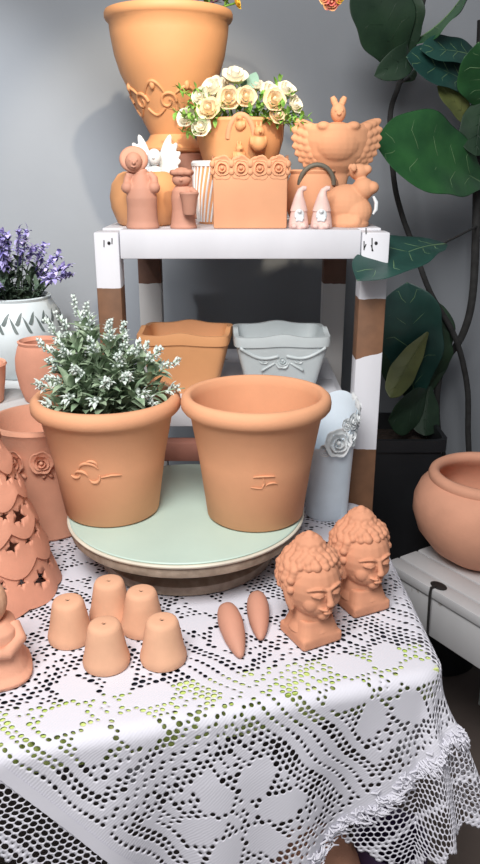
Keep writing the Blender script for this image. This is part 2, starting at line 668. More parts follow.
def lace():
    c = .0088
    verts, faces, uvs = [], [], []
    K = 12
    an = np.arange(K) * 2 * PI / K
    hexr = (c / 2) / np.cos(((an + PI / 6) % (PI / 3)) - PI / 6)
    ring = np.stack((np.cos(an), np.sin(an)), 1)
    vid = {}

    def V(x, y):
        k = (round(x * 20000), round(y * 20000))
        i = vid.get(k)
        if i is None:
            i = vid[k] = len(verts)
            verts.append((x, y))
        return i
    rh = c * math.sqrt(3) / 2
    for jb in range(0, 175):
        bq = SB - BORD - .005 + jb * rh
        for ja in range(0, 195):
            aq = SA + .135 - ja * c - (c / 2 if jb % 2 else 0)
            p = aq * EA + bq * EB
            if p[0] < -.62 or p[1] > 1.29 or p[0] > .47 or (p[0] > .30 and p[1] > 1.0):
                continue
            da = max(aq - SA, SB - bq)
            al = aq if SB - bq > aq - SA else bq
            if aq > SA + min(.125, max(.010, (bq - .515) * 2.6)) - .008 * abs(sin(bq * PI / .045)):
                continue
            if SB - bq > BORD - .012 * abs(sin(al * PI / .045)):
                continue
            r = hole_radius(aq, bq, c)
            outer = [V(aq + hexr[k] * ring[k][0], bq + hexr[k] * ring[k][1]) for k in range(K)]
            if r <= .05:
                faces.append(outer)
            else:
                r1 = r * c * (rnd.uniform(.62, 1.1) if r < .46 else rnd.uniform(.9, 1.05))
                st = rnd.uniform(.7, 1.1)
                inner = [len(verts) + k for k in range(K)]
                for k in range(K):
                    verts.append((aq + r1 * ring[k][0], bq + r1 * st * ring[k][1]))
                for k in range(K):
                    k2 = (k + 1) % K
                    faces.append((outer[k], outer[k2], inner[k2], inner[k]))
    ab = np.array(verts)
    wob = .0022 * np.stack((np.sin(ab[:, 1] * 62 + 1.5 * np.sin(ab[:, 0] * 41)), np.sin(ab[:, 0] * 71 + 1.5 * np.sin(ab[:, 1] * 37))), 1)
    wb = ab + wob
    flat = wb[:, :1] * EA + wb[:, 1:] * EB
    pos = drape(flat)
    me = bpy.data.meshes.new('lace_tablecloth')
    me.from_pydata(pos.tolist(), [], faces)
    uvl = me.uv_layers.new(name='UVMap')
    idx = np.zeros(len(me.loops), int)
    me.loops.foreach_get('vertex_index', idx)
    uvl.data.foreach_set('uv', ab[idx].astype(np.float32).ravel())
    me.polygons.foreach_set('use_smooth', [True] * len(me.polygons))
    me.materials.append(M['lace'])
    return me


cloth = thing('lace_tablecloth', 'white crocheted lace tablecloth with flower diamonds draped over the table', 'tablecloth', (0, 0, 0))
cl = bpy.data.objects.new('cloth', lace())
COL.objects.link(cl)
cl.parent = cloth
sd = cl.modifiers.new('thick', 'SOLIDIFY')
sd.thickness = .0011
sd.offset = -1
# frayed trim along the right seam and a flat band along the left one
mbf = MB()
for k in range(520):
    b = SB + rnd.uniform(0, .62)
    a = SA + rnd.gauss(0, .0055)
    ln = rnd.uniform(.008, .02)
    ang = rnd.uniform(-1.2, 1.2)
    pts = []
    q = np.array([[a, b], [a + ln * .5 * cos(ang), b + ln * .5 * sin(ang)], [a + ln * cos(ang + .5), b + ln * sin(ang + .5)]])
    P3 = drape(q[:, :1] * EA + q[:, 1:] * EB)
    if P3[0][0] > .46 or P3[0][1] > 1.0:
        continue
    h = rnd.uniform(.002, .008)
    outv = Vector((.45, -.75, .5)).normalized()
    pts = [Vector(P3[0]), Vector(P3[1]) + outv * h, Vector(P3[2]) + outv * h * rnd.uniform(.2, 1.2)]
    mbf.tube(pts, [.0011, .0013, .0008], n=5)
mbf.build('frayed_trim', M['lace'], cloth)
mbf = MB()
P = []
for k in range(141):
    row = []
    for j in range(4):
        b = SB - .007 + .014 * j / 3
        a = SA - .0 - .95 * k / 140
        p = a * EA + b * EB
        q = drape(np.array([p]))[0]
        row.append(Vector(q) + Vector((.1, -.9, .4)) * (.0015 + .0012 * (k % 2)))
    P.append(row)
mbf.quadgrid(P)
mbf.build('ribbon_band', M['lace'], cloth)

# ------------------------------------------------------------------ banding wheel
TT = .80
tw = thing('banding_wheel', 'round pottery turntable with mint green top on the lace cloth', 'turntable', (-.084, 1.073, TZ))
h = TT - TZ
MB().lathe([(0, h - .003), (.1795, h - .003), (.181, h - .0015), (.1795, h), (0, h)], n=96).build('mint_board', M['mint'], tw)
MB().lathe([(0, h - .008), (.183, h - .008), (.1845, h - .006), (.1845, h - .0045), (.183, h - .003), (0, h - .003)], n=96).build('cream_underboard', M['cream_edge'], tw)
MB().lathe([(0, h - .029), (.160, h - .029), (.174, h - .027), (.180, h - .023), (.1815, h - .014), (.179, h - .008), (0, h - .008)], n=96).build('wheel_head', M['wheel_metal'], tw)
MB().lathe([(0, .014), (.04, .014), (.04, h - .029), (0, h - .029)], n=40).build('shaft', M['wheel_metal'], tw)
MB().lathe([(0, 0), (.132, 0), (.137, .003), (.137, .016), (.128, .022), (.06, .028), (0, .028)], n=64).build('foot_disc', M['wheel_metal'], tw)

# ------------------------------------------------------------------ two large pots on the wheel
def garden_pot(name, label, loc, rt, rb, H, mark, lean=0):
    t = thing(name, label, 'pot', loc)
    prof = [(0, .004), (rb * .93, .0), (rb, .004), (rb + (rt - .013 - rb) * .5, H * .5), (rt - .0125, H - .0255), (rt - .010, H - .0235),
            (rt - .004, H - .0235), (rt - .0006, H - .019), (rt, H - .012), (rt - .0015, H - .005), (rt - .006, H - .0008), (rt - .0115, H), (rt - .0155, H - .003),
            (rt - .018, H - .016), (rb + (rt - .024 - rb) * .5, H * .5), (rb - .008, .012), (0, .012)]
    # smooth the roll of the rim
    MB().lathe(prof, n=96).build('body', M['clay'], t, angle=50)
    mb = MB()

    def onsurf(a, z, lift=.0):
        r = rb + (rt - .013 - rb) * (z / (H - .026)) + lift
        return Vector((r * cos(a), r * sin(a), z))
    for path, rad in mark:
        pts = []
        for k in range(len(path) - 1):
            for q in range(6):
                f = q / 6
                pts.append((path[k][0] * (1 - f) + path[k + 1][0] * f, path[k][1] * (1 - f) + path[k + 1][1] * f))
        pts.append(path[-1])
        n = len(pts)
        mb.tube([onsurf(a, z, -rad * .55) for a, z in pts], [rad * (.35 + .65 * sin(PI * min(1, max(0, (i + .5) / n)))) for i in range(n)], n=8)
    mb.build('relief_mark', M['clay'], t)
    return t


def arcpts(a0, z0, ra, rz, t0, t1, n=10):
    return [(a0 + ra * cos(t0 + (t1 - t0) * i / n), z0 + rz * sin(t0 + (t1 - t0) * i / n)) for i in range(n + 1)]


fr = -PI / 2
markL = [(arcpts(fr - .18, .098, .17, .012, PI, 0.3), .0024), (arcpts(fr - .33, .086, .13, .010, .3, 2.7), .0022),
         (arcpts(fr - .10, .089, .10, .010, -2.6, .2), .0022), ([(fr + .02, .088), (fr + .2, .091), (fr + .36, .09)], .0013),
         (arcpts(fr - .45, .09, .1, .006, -.2, -2.6), .002), (arcpts(fr - .12, .106, .1, .008, 2.8, .0), .002)]
markR = [(arcpts(fr + .12, .094, .18, .0015, PI, 0), .0013), ([(fr + .1, .094), (fr + .13, .084), (fr + .09, .077)], .0013),
         (arcpts(fr + .26, .08, .1, .004, PI, .2), .0012), ([(fr - .1, .078), (fr + .1, .076)], .0009)]
potL = garden_pot('terracotta_pot', 'large terracotta pot with a leaf relief holding the silvery green plant', (-.199, 1.066, TT), .111, .072, .187, markL)
potR = garden_pot('terracotta_pot', 'large empty terracotta pot with rolled rim, right one on the mint turntable', (.0235, 1.052, TT), .1105, .0735, .193, markR)
MB().lathe([(0, .13), (.082, .13), (.0855, .150), (.05, .154), (0, .155)], n=48).build('soil', M['soil'], potL)

# silvery plant in the left pot
pl = thing('silver_leaf_plant', 'silvery green bushy plant with frosted white tips in the left terracotta pot', 'plant', (-.199, 1.066, TT + .152))
pr = random.Random(21)
SPR = [(-.02, .0, .165), (-.06, -.01, .155), (.015, -.015, .145), (.03, .02, .135), (-.045, .03, .17), (-.09, -.01, .115), (-.085, .02, .14),
       (.055, -.01, .115), (.085, -.01, .105), (.108, .0, .085), (.118, -.005, .045), (.07, -.05, .05), (-.07, -.06, .075), (-.03, -.065, .09),
       (.015, -.07, .075), (-.10, -.035, .06), (.045, -.06, .08), (-.055, -.04, .12), (-.01, -.04, .125), (.03, -.045, .105), (.06, .04, .10),
       (0, .06, .13), (-.05, .065, .12), (-.005, -.075, .045), (-.045, -.075, .05), (.085, -.035, .03), (-.09, -.055, .03), (.035, .0, .12), (-.075, -.02, .09)]
for i, (tx, ty, tz) in enumerate(SPR):
    b0 = Vector((tx * .25 + pr.uniform(-.01, .01), ty * .3 + pr.uniform(-.01, .01), -.002))
    tp = Vector((tx, ty, tz))
    mid = b0.lerp(tp, .5) + Vector((-tx * .12, -ty * .12, .018))
    path = []
    for k in range(13):
        f = k / 12
        path.append(b0 * (1 - f) ** 2 + mid * 2 * f * (1 - f) + tp * f * f)
    ln = (tp - b0).length
    mb = MB()
    mb.tube(path, [.0016 - .0008 * k / 12 for k in range(13)], n=6)
    npair = int(ln / .0125) + 2
    a = pr.uniform(0, PI)
    for k in range(npair):
        f = .12 + .66 * k / npair
        p = path[int(f * 12)]
        tdir = (path[min(12, int(f * 12) + 1)] - path[max(0, int(f * 12) - 1)]).normalized()
        a += 1.35
        F = frame(tdir)
        size = (.042 - .016 * f) * pr.uniform(.75, 1.2)
        for sg in (0, PI):
            d = F @ Vector((cos(a + sg), sin(a + sg), .75 + .3 * pr.random()))
            d.normalize()
            leafmesh(mb, p, p + d * size, size * .36, bend=pr.uniform(.06, .2), fold=.25, nu=5)
    sp = mb.build('sprig', M['sage'] , pl, angle=None, normals=False)
    mb = MB()
    for k in range(8 if tz > .06 else 5):
        f = .74 + .26 * k / 7
        j = min(12, f * 12)
        p = path[int(j)].lerp(path[min(12, int(j) + 1)], j - int(j))
        tdir = (path[12] - path[9]).normalized()
        F = frame(tdir)
        a += 1.1
        size = .0145 * (1.15 - .55 * (k / 7)) * pr.uniform(.8, 1.2)
        for q in range(2):
            d = F @ Vector((cos(a + q * 2.09), sin(a + q * 2.09), .55 + .4 * pr.random() + .5 * k / 7))
            d.normalize()
            leafmesh(mb, p, p + d * size, size * .42, bend=.12, fold=.3, nu=3)
            mb.ell(p + d * size * .5, .0022, seg=6, rings=4)
    o = mb.build('flower_spike', M['sage_tip'], sp, angle=None, normals=False)
    o['label'] = 'frosted white flower spike'

# ------------------------------------------------------------------ small upturned cups
def cup_mesh():
    mb = MB()
    mb.lathe([(.0255, 0), (.0285, .001), (.0295, .006), (.0285, .012), (.0265, .018), (.0235, .036), (.0205, .052), (.0185, .0565), (.0145, .0585),
              (.003, .0578), (.0022, .056), (.003, .054), (.0145, .0535), (.0185, .048), (.0235, .016), (.0245, .002), (.0255, 0)], n=40)
    return mb


cup0 = None
CUPS = [((-.222, .838), 'small upturned terracotta cup, leftmost of the five, near the star cut tree'),
        ((-.166, .785), 'small upturned terracotta cup with a dark drain hole, front left and nearest the cloth edge'),
        ((-.096, .793), 'small upturned terracotta cup, rightmost of the five in front'),
        ((-.177, .886), 'small upturned terracotta cup standing furthest back, nearest the turntable'),
        ((-.130, .860), 'small upturned terracotta cup in the middle of the five, behind the right one')]
for (x, y), lb in CUPS:
    if cup0 is None:
        o = cup0 = thing('clay_cup', lb, 'cup', (x, y, TZ), 0, 'small upturned clay cups on the lace')
        cup_mesh().build('body', M['clay_buff'], o)
        MB().lathe([(0, .0551), (.0029, .0551), (.0029, .0556), (0, .0556)], n=12).build('drain_hole_shade', M['hole_shade'], o)  # dark disc set in the open hole, standing in for the shade within
    else:
        o = copy_tree(cup0)
        o.location = (x, y, TZ)
        o['label'] = lb
    o.rotation_euler.z = rnd.uniform(0, 6)

# two pointed clay cones lying on the cloth
def spike(label, p, q, r):
    p, q = Vector((p[0], p[1], 0)), Vector((q[0], q[1], 0))
    ln = (q - p).length
    mb = MB()
    pr_ = [(0, -.002), (.45, 0), (.72, .04), (.88, .12), (1, .28), (.98, .42), (.85, .62), (.62, .8), (.38, .93), (.2, .985), (0, 1)]
    d = (q - p).normalized()
    tilt = math.asin(min(.3, (r * .72) / ln))
    dv = Vector((d.x * cos(tilt), d.y * cos(tilt), -sin(tilt)))
    F = frame(dv)
    mb.lathe([(k * r, z * ln) for k, z in pr_], n=28, rot=F)
    o = mb.build('clay_spike', M['clay_brown'], None, loc=(p.x, p.y, TZ + r * .97))
    tag(o, label, 'clay cone', 'pointed clay cones on the lace')


spike('pointed brown clay cone lying on the lace, left of the pair and nearer the front', (-.019, .886), (.001, .79), .0165)
spike('pointed brown clay cone lying on the lace, right of the pair beside the front head', (.0235, .918), (.027, .828), .0155)

# ------------------------------------------------------------------ serene heads
HS = Matrix.Translation((0, 0, .03)) @ Matrix.Diagonal((1.08, 1.06, 1.02, 1)) @ Matrix.Translation((0, 0, -.03))


def build_head():
    t = thing('head_figurine', '', 'figurine', (0, 0, 0), 0, 'terracotta heads with curled hair on the lace')
    # front faces -y ; total height ~.145
    mb = MB()
    mb.lathe([(.030, .018), (.024, .030), (.0225, .045), (.0225, .06)], n=28, sy=.95)           # neck
    mb.ell((0, .002, .081), (.0350, .037, .043))                                                 # cranium and face
    mb.ell((0, -.006, .063), (.0275, .028, .025))                                                # jaw
    mb.ell((0, -.0265, .0475), (.0085, .0065, .007))                                             # chin
    mb.ell((-.0145, -.021, .066), (.011, .010, .013))                                            # cheeks
    mb.ell((.0145, -.021, .066), (.011, .010, .013))
    mb.tube([(0, -.034, .088), (0, -.0375, .078), (0, -.0405, .0705)], [.0032, .0036, .0044], n=10)   # nose
    mb.ell((0, -.0405, .0695), (.0056, .0042, .0034))
    for s in (-1, 1):
        mb.tube([(s * .003, -.0355, .0865), (s * .010, -.0355, .0905), (s * .018, -.031, .0895), (s * .024, -.025, .086)], [.0016, .0019, .0018, .001], n=8)  # brow
        mb.ell((s * .0125, -.031, .0815), (.0078, .0048, .0042), rot=Euler((0, s * .12, s * .35)))      # closed eye
        mb.tube([(s * .0055, -.0355, .080), (s * .0125, -.0362, .0788), (s * .0195, -.0315, .0802)], [.0008, .0012, .0008], n=6)
        # long ear
        mb.tube([(s * .0335, -.002, .092), (s * .0365, .001, .086), (s * .0355, -.001, .074), (s * .0335, -.003, .062), (s * .0305, -.004, .052)],
                [.004, .0055, .005, .0045, .0038], n=10)
        mb.tube([(s * .001, -.0372, .0598), (s * .0055, -.0362, .0604), (s * .0105, -.0325, .0612)], [.0022, .0019, .0009], n=8)   # upper lip
    mb.ell((0, -.0358, .0555), (.0066, .0036, .0024))                                            # lower lip
    bmesh.ops.transform(mb.b, matrix=HS, verts=mb.b.verts)
    fuse(mb.build('face', M['clay_head'], t), .0011, 5, .5)
    mb = MB()
    # cap of hair with snail curls
    mb.lathe([(0, .064), (.02, .065), (.033, .072), (.0375, .088), (.0365, .102), (.030, .116), (.018, .1255), (0, .129)], c=(0, .0105, 0), n=32, sy=1.0)
    mb.lathe([(0, .113), (.0175, .116), (.0185, .128), (.0165, .136), (.011, .141), (0, .143)], c=(0, .010, 0), n=24)
    gold = 0
    for k in range(11):
        ph = -.16 + k * .155
        z = .088 + .0405 * sin(ph) * 1.0
        rad = .037 * cos(ph)
        cnt = max(5, int(2 * PI * rad / .0098))
        for i in range(cnt):
            a = 2 * PI * (i + .5 * (k % 2)) / cnt
            x, y = rad * cos(a), .0085 + rad * 1.0 * sin(a)
            if y < -.008 and z < .1085 - .00035 * abs(x) * 100:      # keep the face bare
                continue
            mb.ell((x + rnd.uniform(-.001, .001), y, z + rnd.uniform(-.001, .001)), rnd.uniform(.0048, .0062), seg=8, rings=6)
    for k in range(4):
        z = .122 + k * .0054
        rad = (.0185, .0175, .014, .008)[k]
        cnt = max(4, int(2 * PI * rad / .009))
        for i in range(cnt):
            a = 2 * PI * (i + .5 * (k % 2)) / cnt
            mb.ell((rad * cos(a), .010 + rad * sin(a), z), .0046, seg=8, rings=6)
    mb.ell((0, .010, .1405), .007, seg=10, rings=8)
    bmesh.ops.transform(mb.b, matrix=HS, verts=mb.b.verts)
    fuse(mb.build('curled_hair', M['clay_head'], t), .0013, 3, .45)
    mb = MB()
    mb.box((-.0305, -.0305, 0), (.0305, .0305, .016), .003)
    mb.lathe([(.0305, .014), (.0285, .020), (.0255, .028), (.0235, .036)], n=32, square=5, phase=0)
    fuse(mb.build('plinth', M['clay_head'], t), .0015, 5, .5)
    return t


h1 = build_head()
h1.location = (.093, .845, TZ)
h1.rotation_euler.z = R(28)
h1['label'] = 'terracotta serene head with curled topknot, nearer the front beside the clay cones'
h1.scale = (.99,) * 3
h2 = copy_tree(h1)
h2.location = (.170, .920, TZ)
h2.rotation_euler.z = R(26)
h2.scale = (.99,) * 3
h2['label'] = 'terracotta serene head with curled topknot, further back below the shelf post'

# ------------------------------------------------------------------ star cut tree lantern
def star(n, r0, r1, rot=0):
    return [((r0 if i % 2 == 0 else r1) * cos(rot + PI * i / n), (r0 if i % 2 == 0 else r1) * sin(rot + PI * i / n)) for i in range(2 * n)]


tl = thing('tree_lantern', 'terracotta tree shaped lantern with scalloped tiers and star cutouts', 'lantern', (-.372, .965, TZ))
tiers = [(.000, .088, .104, .070), (.050, .074, .092, .066), (.096, .061, .080, .064), (.142, .048, .067, .062), (.186, .036, .055, .060), (.228, .02, .042, .06)]
for k, (z0, rtop, rbot, hh) in enumerate(tiers):
    mb = MB()
    nsc = 9 - (k > 2) - (k > 4)
    ph = 0.35 * k

    def mod(a, r, z, z0=z0, hh=hh, nsc=nsc, ph=ph):
        f = 1 - (z - z0) / hh
        sc = abs(sin(nsc * (a + ph) / 2))
        return r * (1 + .035 * f * f * sc), z + (1 - sc) * .017 * f * f * (1 if z0 > 0.001 else .25)
    prof = [(rbot, z0), (rbot * .985, z0 + hh * .1)]
    for q in range(1, 7):
        f = q / 6
        prof.append((rbot + (rtop - rbot) * f ** .85, z0 + hh * (.1 + .9 * f)))
    inner = [(r - .005, z) for r, z in prof[::-1]]
    mb.lathe(prof + inner, n=108, mod=mod, closed=True)
    ob = mb.build('tier', M['clay_red'], tl)
    cut = MB()
    for i in range(nsc):
        a = 2 * PI * (i + .5) / nsc - ph
        big = (i + k) % 2 == 0
        nrm = Vector((cos(a), sin(a), .3)).normalized()
        F = frame(nrm).to_4x4()
        f = .42 if big else .62
        rr = rbot + (rtop - rbot) * f ** .85
        pos = Vector((rr * cos(a), rr * sin(a), z0 + hh * (.1 + .9 * f)))
        s_ = (.0155 if big else .011) * (1 if k < 3 else .75)
        cut.prism(star(5 if (i + k) % 3 else 4, s_, s_ * .44, rnd.uniform(0, 1)), -.013, .02, Matrix.Translation(pos) @ F)
    for i in range(nsc if k < 4 else 0):
        a = 2 * PI * i / nsc - ph
        F = frame(Vector((cos(a), sin(a), .3))).to_4x4()
        rr = rbot + (rtop - rbot) * .58 ** .85
        cut.prism(star(5, .0075, .0034, rnd.uniform(0, 1)), -.012, .015, Matrix.Translation(Vector((rr * cos(a), rr * sin(a), z0 + hh * .62))) @ F)
    co = cut.build('cutter', M['clay_red'], tl)
    bm_ = ob.modifiers.new('b', 'BOOLEAN')
    bm_.operation = 'DIFFERENCE'
    bm_.object = co
    bm_.solver = 'EXACT'
    bake(ob)
    bpy.data.objects.remove(co)
MB().lathe([(0, .268), (.022, .27), (.016, .29), (.008, .305), (.004, .316), (0, .318)], n=24).build('tip', M['clay_red'], tl)

# ------------------------------------------------------------------ planter with rose relief behind the lantern
rp = thing('rose_planter', 'tall terracotta planter with rose relief standing between the tree lantern and the turntable', 'planter', (-.327, 1.165, TZ))
MB().lathe([(0, 0), (.058, 0), (.062, .004), (.074, .15), (.080, .185), (.084, .192), (.082, .198), (.076, .198), (.072, .185), (.055, .012), (0, .012)], n=64).build('body', M['clay_pink'], rp)
mb = MB()
for i in range(11):
    a = 2 * PI * i / 11 + .35
    r = .076
    rose(mb, (r * cos(a), r * sin(a), .148), (cos(a), sin(a), 0), .0175, .6, i)
    mb.tube([((r - .003) * cos(a + q * .05), (r - .003) * sin(a + q * .05), .128 - .004 * abs(q - 2)) for q in range(5)], .003, n=6)
mb.build('rose_relief', M['clay_pink'], rp, angle=None)

# ------------------------------------------------------------------ figurine at the left edge
fg = thing('robed_figurine', 'buff clay robed figurine cut by the left frame edge in front of the tree lantern', 'figurine', (-.302, .768, TZ), R(20))
mb = MB()
mb.lathe([(.0, 0), (.044, 0), (.047, .006), (.041, .014), (.036, .03), (.034, .055), (.032, .066), (.022, .074), (0, .076)], n=36, square=3.2)
fuse(mb.build('robe', M['clay_pink'], fg), .0016, 6)
mb = MB()
mb.ell((0, 0, .098), (.026, .026, .03))
mb.ell((-.012, -.012, .094), (.016, .014, .016))
mb.ell((0, -.026, .094), (.005, .005, .006))
mb.ell((.010, -.020, .104), (.006, .004, .004))
mb.ell((-.010, -.020, .104), (.006, .004, .004))
mb.ell((0, .004, .122), (.019, .019, .014))
fuse(mb.build('head', M['clay_buff'], fg), .0014, 4)
mb = MB()
for s in (-1, 1):
    mb.tube([(s * .028, -.004, .066), (s * .034, -.018, .052), (s * .018, -.036, .046), (s * .004, -.040, .05)], [.009, .0095, .008, .006], n=12)
fuse(mb.build('sleeve', M['clay_pink'], fg), .0016, 4)

# ------------------------------------------------------------------ white vase with ceramic roses
vs = thing('rose_vase', 'tall white ceramic vase with slanted mouth and moulded roses on the lace', 'vase', (.154, 1.212, TZ))
PK = R(55)


def slant(a, r, z):
    if z > .10:
        z = z - .042 * (1 - cos(a - PK)) * (z - .10) / .12
    return r, z


MB().lathe([(0, 0), (.034, 0), (.037, .003), (.039, .06), (.042, .13), (.0455, .208), (.046, .219), (.043, .221), (.0405, .208), (.037, .13), (.03, .01), (0, .01)],
           n=56, sy=.86, mod=slant).build('body', M['white_blue'], vs)
mb = MB()


def vsurf(a, dz):
    z = .216 - .042 * (1 - cos(a - PK)) + dz
    r = .041 + (.046 - .041) * (z - .1) / .12
    return Vector((r * cos(a), r * .86 * sin(a), z)), Vector((cos(a), .86 * sin(a), .15))


for a, dz, r in ((-78, .004, .0225), (-44, -.012, .016), (-40, .012, .013), (-18, -.004, .0155), (-14, -.026, .011), (4, .0, .015), (8, -.022, .012), (26, -.004, .013), (-58, .022, .010), (-104, .0, .010)):
    p, n_ = vsurf(R(a), dz)
    rose(mb, p - n_ * .003, n_, r, .75, int(a * 7 + 900))
mb.build('rose_garland', M['white_ceramic'], vs, angle=None)

# ------------------------------------------------------------------ display shelf
SH = 1.205
YF, YB = 1.30, 1.765
zz = lambda v: at(370, v, YF)[2]
sh = thing('display_shelf', 'white painted wooden rack with bare brown patches behind the table', 'shelf', (0, 1.53, 0))
yo = 1.53
m_fr = painted_wood('post_paint_right_front', [(zz(356), zz(299)), (.3, zz(449))], slant=0.28)
m_fl = painted_wood('post_paint_left_front', [(.3, zz(288))], slant=0.0)
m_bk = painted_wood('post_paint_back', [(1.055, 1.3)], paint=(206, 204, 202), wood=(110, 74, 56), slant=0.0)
for nm, x0, x1, y0, y1, mm in (('l', -.2475, -.205, YF, YF + .045, m_fl), ('r', .206, .2535, YF, YF + .045, m_fr),
                               ('bl', -.232, -.180, YB - .04, YB, m_bk), ('br', .190, .242, YB - .04, YB, m_bk)):
    MB().box((x0, y0 - yo, 0), (x1, y1 - yo, SH - .012 if nm[0] == 'b' else SH - .004), .003).build('post', mm, sh)
# boards of the top, the front rail, the middle shelf, the lower rails
for i in range(4):
    y0 = YF + .046 + i * .108
    MB().box((-.24, y0 - yo, SH - .012), (.246, min(YB, y0 + .106) - yo, SH), .002).build('top_board', M['shelf_white'], sh)
MB().box((-.2035, YF - yo, SH - .048), (.2045, YF + .0445 - yo, SH), .002).build('front_rail', M['shelf_white'], sh)
for x0 in (-.243, .226):
    MB().box((x0, YF + .046 - yo, SH - .045), (x0 + .016, YB - .041 - yo, SH - .0125), .002).build('side_rail', M['shelf_white'], sh)
MS = .898
for i in range(3):
    y0 = YF + .046 + i * .135
    MB().box((-.178, y0 - yo, MS - .014), (.188, y0 + .133 - yo, MS), .002).build('shelf_board', M['shelf_white'], sh)
MB().box((-.2045, YF + .004 - yo, MS - .044), (.2055, YF + .04 - yo, MS), .002).build('middle_rail', M['shelf_white'], sh)
for x0 in (-.205, .189):
    MB().box((x0, YF + .046 - yo, MS - .05), (x0 + .016, YB - .041 - yo, MS - .0145), .002).build('side_rail', M['shelf_white'], sh)
brown = mat('bare_brown_rail', (176, 120, 104), rough=0.7, var=0.12, bump=0.2)
MB().box((-.2045, YF + .004 - yo, .785), (.2055, YF + .035 - yo, .822), .002).build('lower_rail', brown, sh)
for u, v in ((376, 243), (109, 243)):
    p = at(u, v, YF)
    MB().lathe([(0, -.004), (.0028, -.004), (.0028, .0012), (.0015, .002), (0, .002)], c=(p.x, YF - yo, p.z), n=12, rot=frame((0, -1, 0))).build('nail', M['iron'], sh)
for u, v, du, dv in ((364, 241, 0, 9), (366, 244, -2, 5), (372, 238, 0, 13), (371, 245, 2, 6), (366, 228, 0, 6), (104, 240, 0, 7), (112, 238, 0, 6)):
    p, q = at(u, v, YF), at(u + du, v + dv, YF)
    MB().tube([(p.x, YF - yo - .0003, p.z), (q.x, YF - yo - .0003, q.z)], .0009, n=6).build('ink_mark', M['iron'], sh)

# ------------------------------------------------------------------ planters on the middle shelf
def square_planter(name, label, loc, rz, wt, wb, H, m, relief, wave=.006, dep=.8):
    t = thing(name, label, 'planter', loc, rz)

    def md(a, r, z):
        if z > H - .03:
            k = (z - (H - .03)) / .03
            return r, z + k * wave * (cos(4 * a) * .5 - .2 + .6 * cos(8 * a) * .3)
        return r, z
    s_ = lambda w: w / 2
    prof = [(0, 0), (s_(wb) * .96, 0), (s_(wb), .004), (s_(wt) * .94, H - .03), (s_(wt) * .95, H - .022), (s_(wt), H - .02), (s_(wt) * 1.01, H - .008), (s_(wt), H),
            (s_(wt) - .009, H), (s_(wt) * .93 - .009, H - .03), (s_(wb) - .01, .012), (0, .012)]
    MB().lathe(prof, n=96, square=9, mod=md, sy=dep).build('body', m, t, angle=50)
    if relief:
        mb = MB()
        yy = lambda z: -(s_(wb) + (s_(wt) * .94 - s_(wb)) * z / (H - .03)) * dep
        for sx, zc, r in ((0, .60, .014), (-.19, .64, .010), (.17, .64, .010)):
            rose(mb, (sx * wt, yy(zc * H) + .003, zc * H), (0, -1, .1), r, .5, int(r * 1000))
        for sg in (-1, 1):
            pts = [(sg * wt * (.04 + .40 * f), yy(H * (.68 - .1 * sin(f * PI) + .14 * f)) - .0005, H * (.68 - .1 * sin(f * PI) + .14 * f)) for f in [i / 12 for i in range(13)]]
            mb.tube(pts, .0028, n=8)
            pts = [(sg * wt * (.08 + .14 * f), yy(H * .5) - .0005 - .001 * f, H * (.56 - .12 * f)) for f in [i / 6 for i in range(7)]]
            mb.tube(pts, .0022, n=8)
        mb.build('floral_relief', m, t, angle=None)
    return t


MSY = 1.40
square_planter('square_planter', 'square white ceramic planter with floral relief on the middle shelf', (.076, 1.405, MS), R(2), .178, .125, .118, M['grey_ceramic'], True)
square_planter('square_planter', 'square orange terracotta planter with flared rim on the middle shelf', (-.103, 1.415, MS), R(-4), .172, .12, .118, M['clay_warm'], False)

# ------------------------------------------------------------------ things on top of the shelf
def X(u, y, z=SH + .04):
    f = y * cos(PITCH) - (z - CAMZ) * sin(PITCH)
    return (u - 240) / FPX * f


# girl with a round hat
g = thing('girl_figurine', 'brown clay figurine in a long dress and round hat at the left shelf end', 'figurine', (X(142, 1.335), 1.335, SH))
mb = MB()
mb.lathe([(0, 0), (.0275, 0), (.029, .003), (.0265, .012), (.0255, .035), (.0265, .05), (.0225, .066), (.016, .078), (.0125, .088), (.011, .096), (0, .1)], n=36, sy=.85)
for s in (-1, 1):
    mb.ell((s * .0225, -.008, .067), (.0105, .011, .010))
    mb.tube([(s * .014, 0, .09), (s * .022, -.002, .082), (s * .024, -.006, .068)], [.006, .007, .007], n=10)
mb.ell((-.021, -.004, .084), (.005, .005, .009))
fuse(mb.build('dress', M['clay_brown'], g), .0014, 4)
mb = MB()
mb.ell((-.010, -.008, .108), (.0145, .0135, .0155))
mb.ell((-.008, -.0225, .106), .0028)
mb.ell((-.0145, -.0195, .1105), .0022)
mb.ell((-.0035, -.0195, .1105), .0022)
mb.tube([(-.013, -.020, .1005), (-.009, -.0215, .0995), (-.005, -.020, .1005)], .0011, n=6)
fuse(mb.build('head', M['clay_brown'], g), .0011, 2, .4)
mb = MB()
F = frame((.1, -.75, .45))
mb.lathe([(.0125, .0), (.0195, .001), (.0235, -.002), (.0245, -.006), (.0225, -.009), (.018, -.010), (.016, -.016), (.010, -.021), (0, -.023)], c=(-.0105, -.002, .1145), n=36, rot=F)
fuse(mb.build('hat', M['clay_brown'], g), .0013, 3)

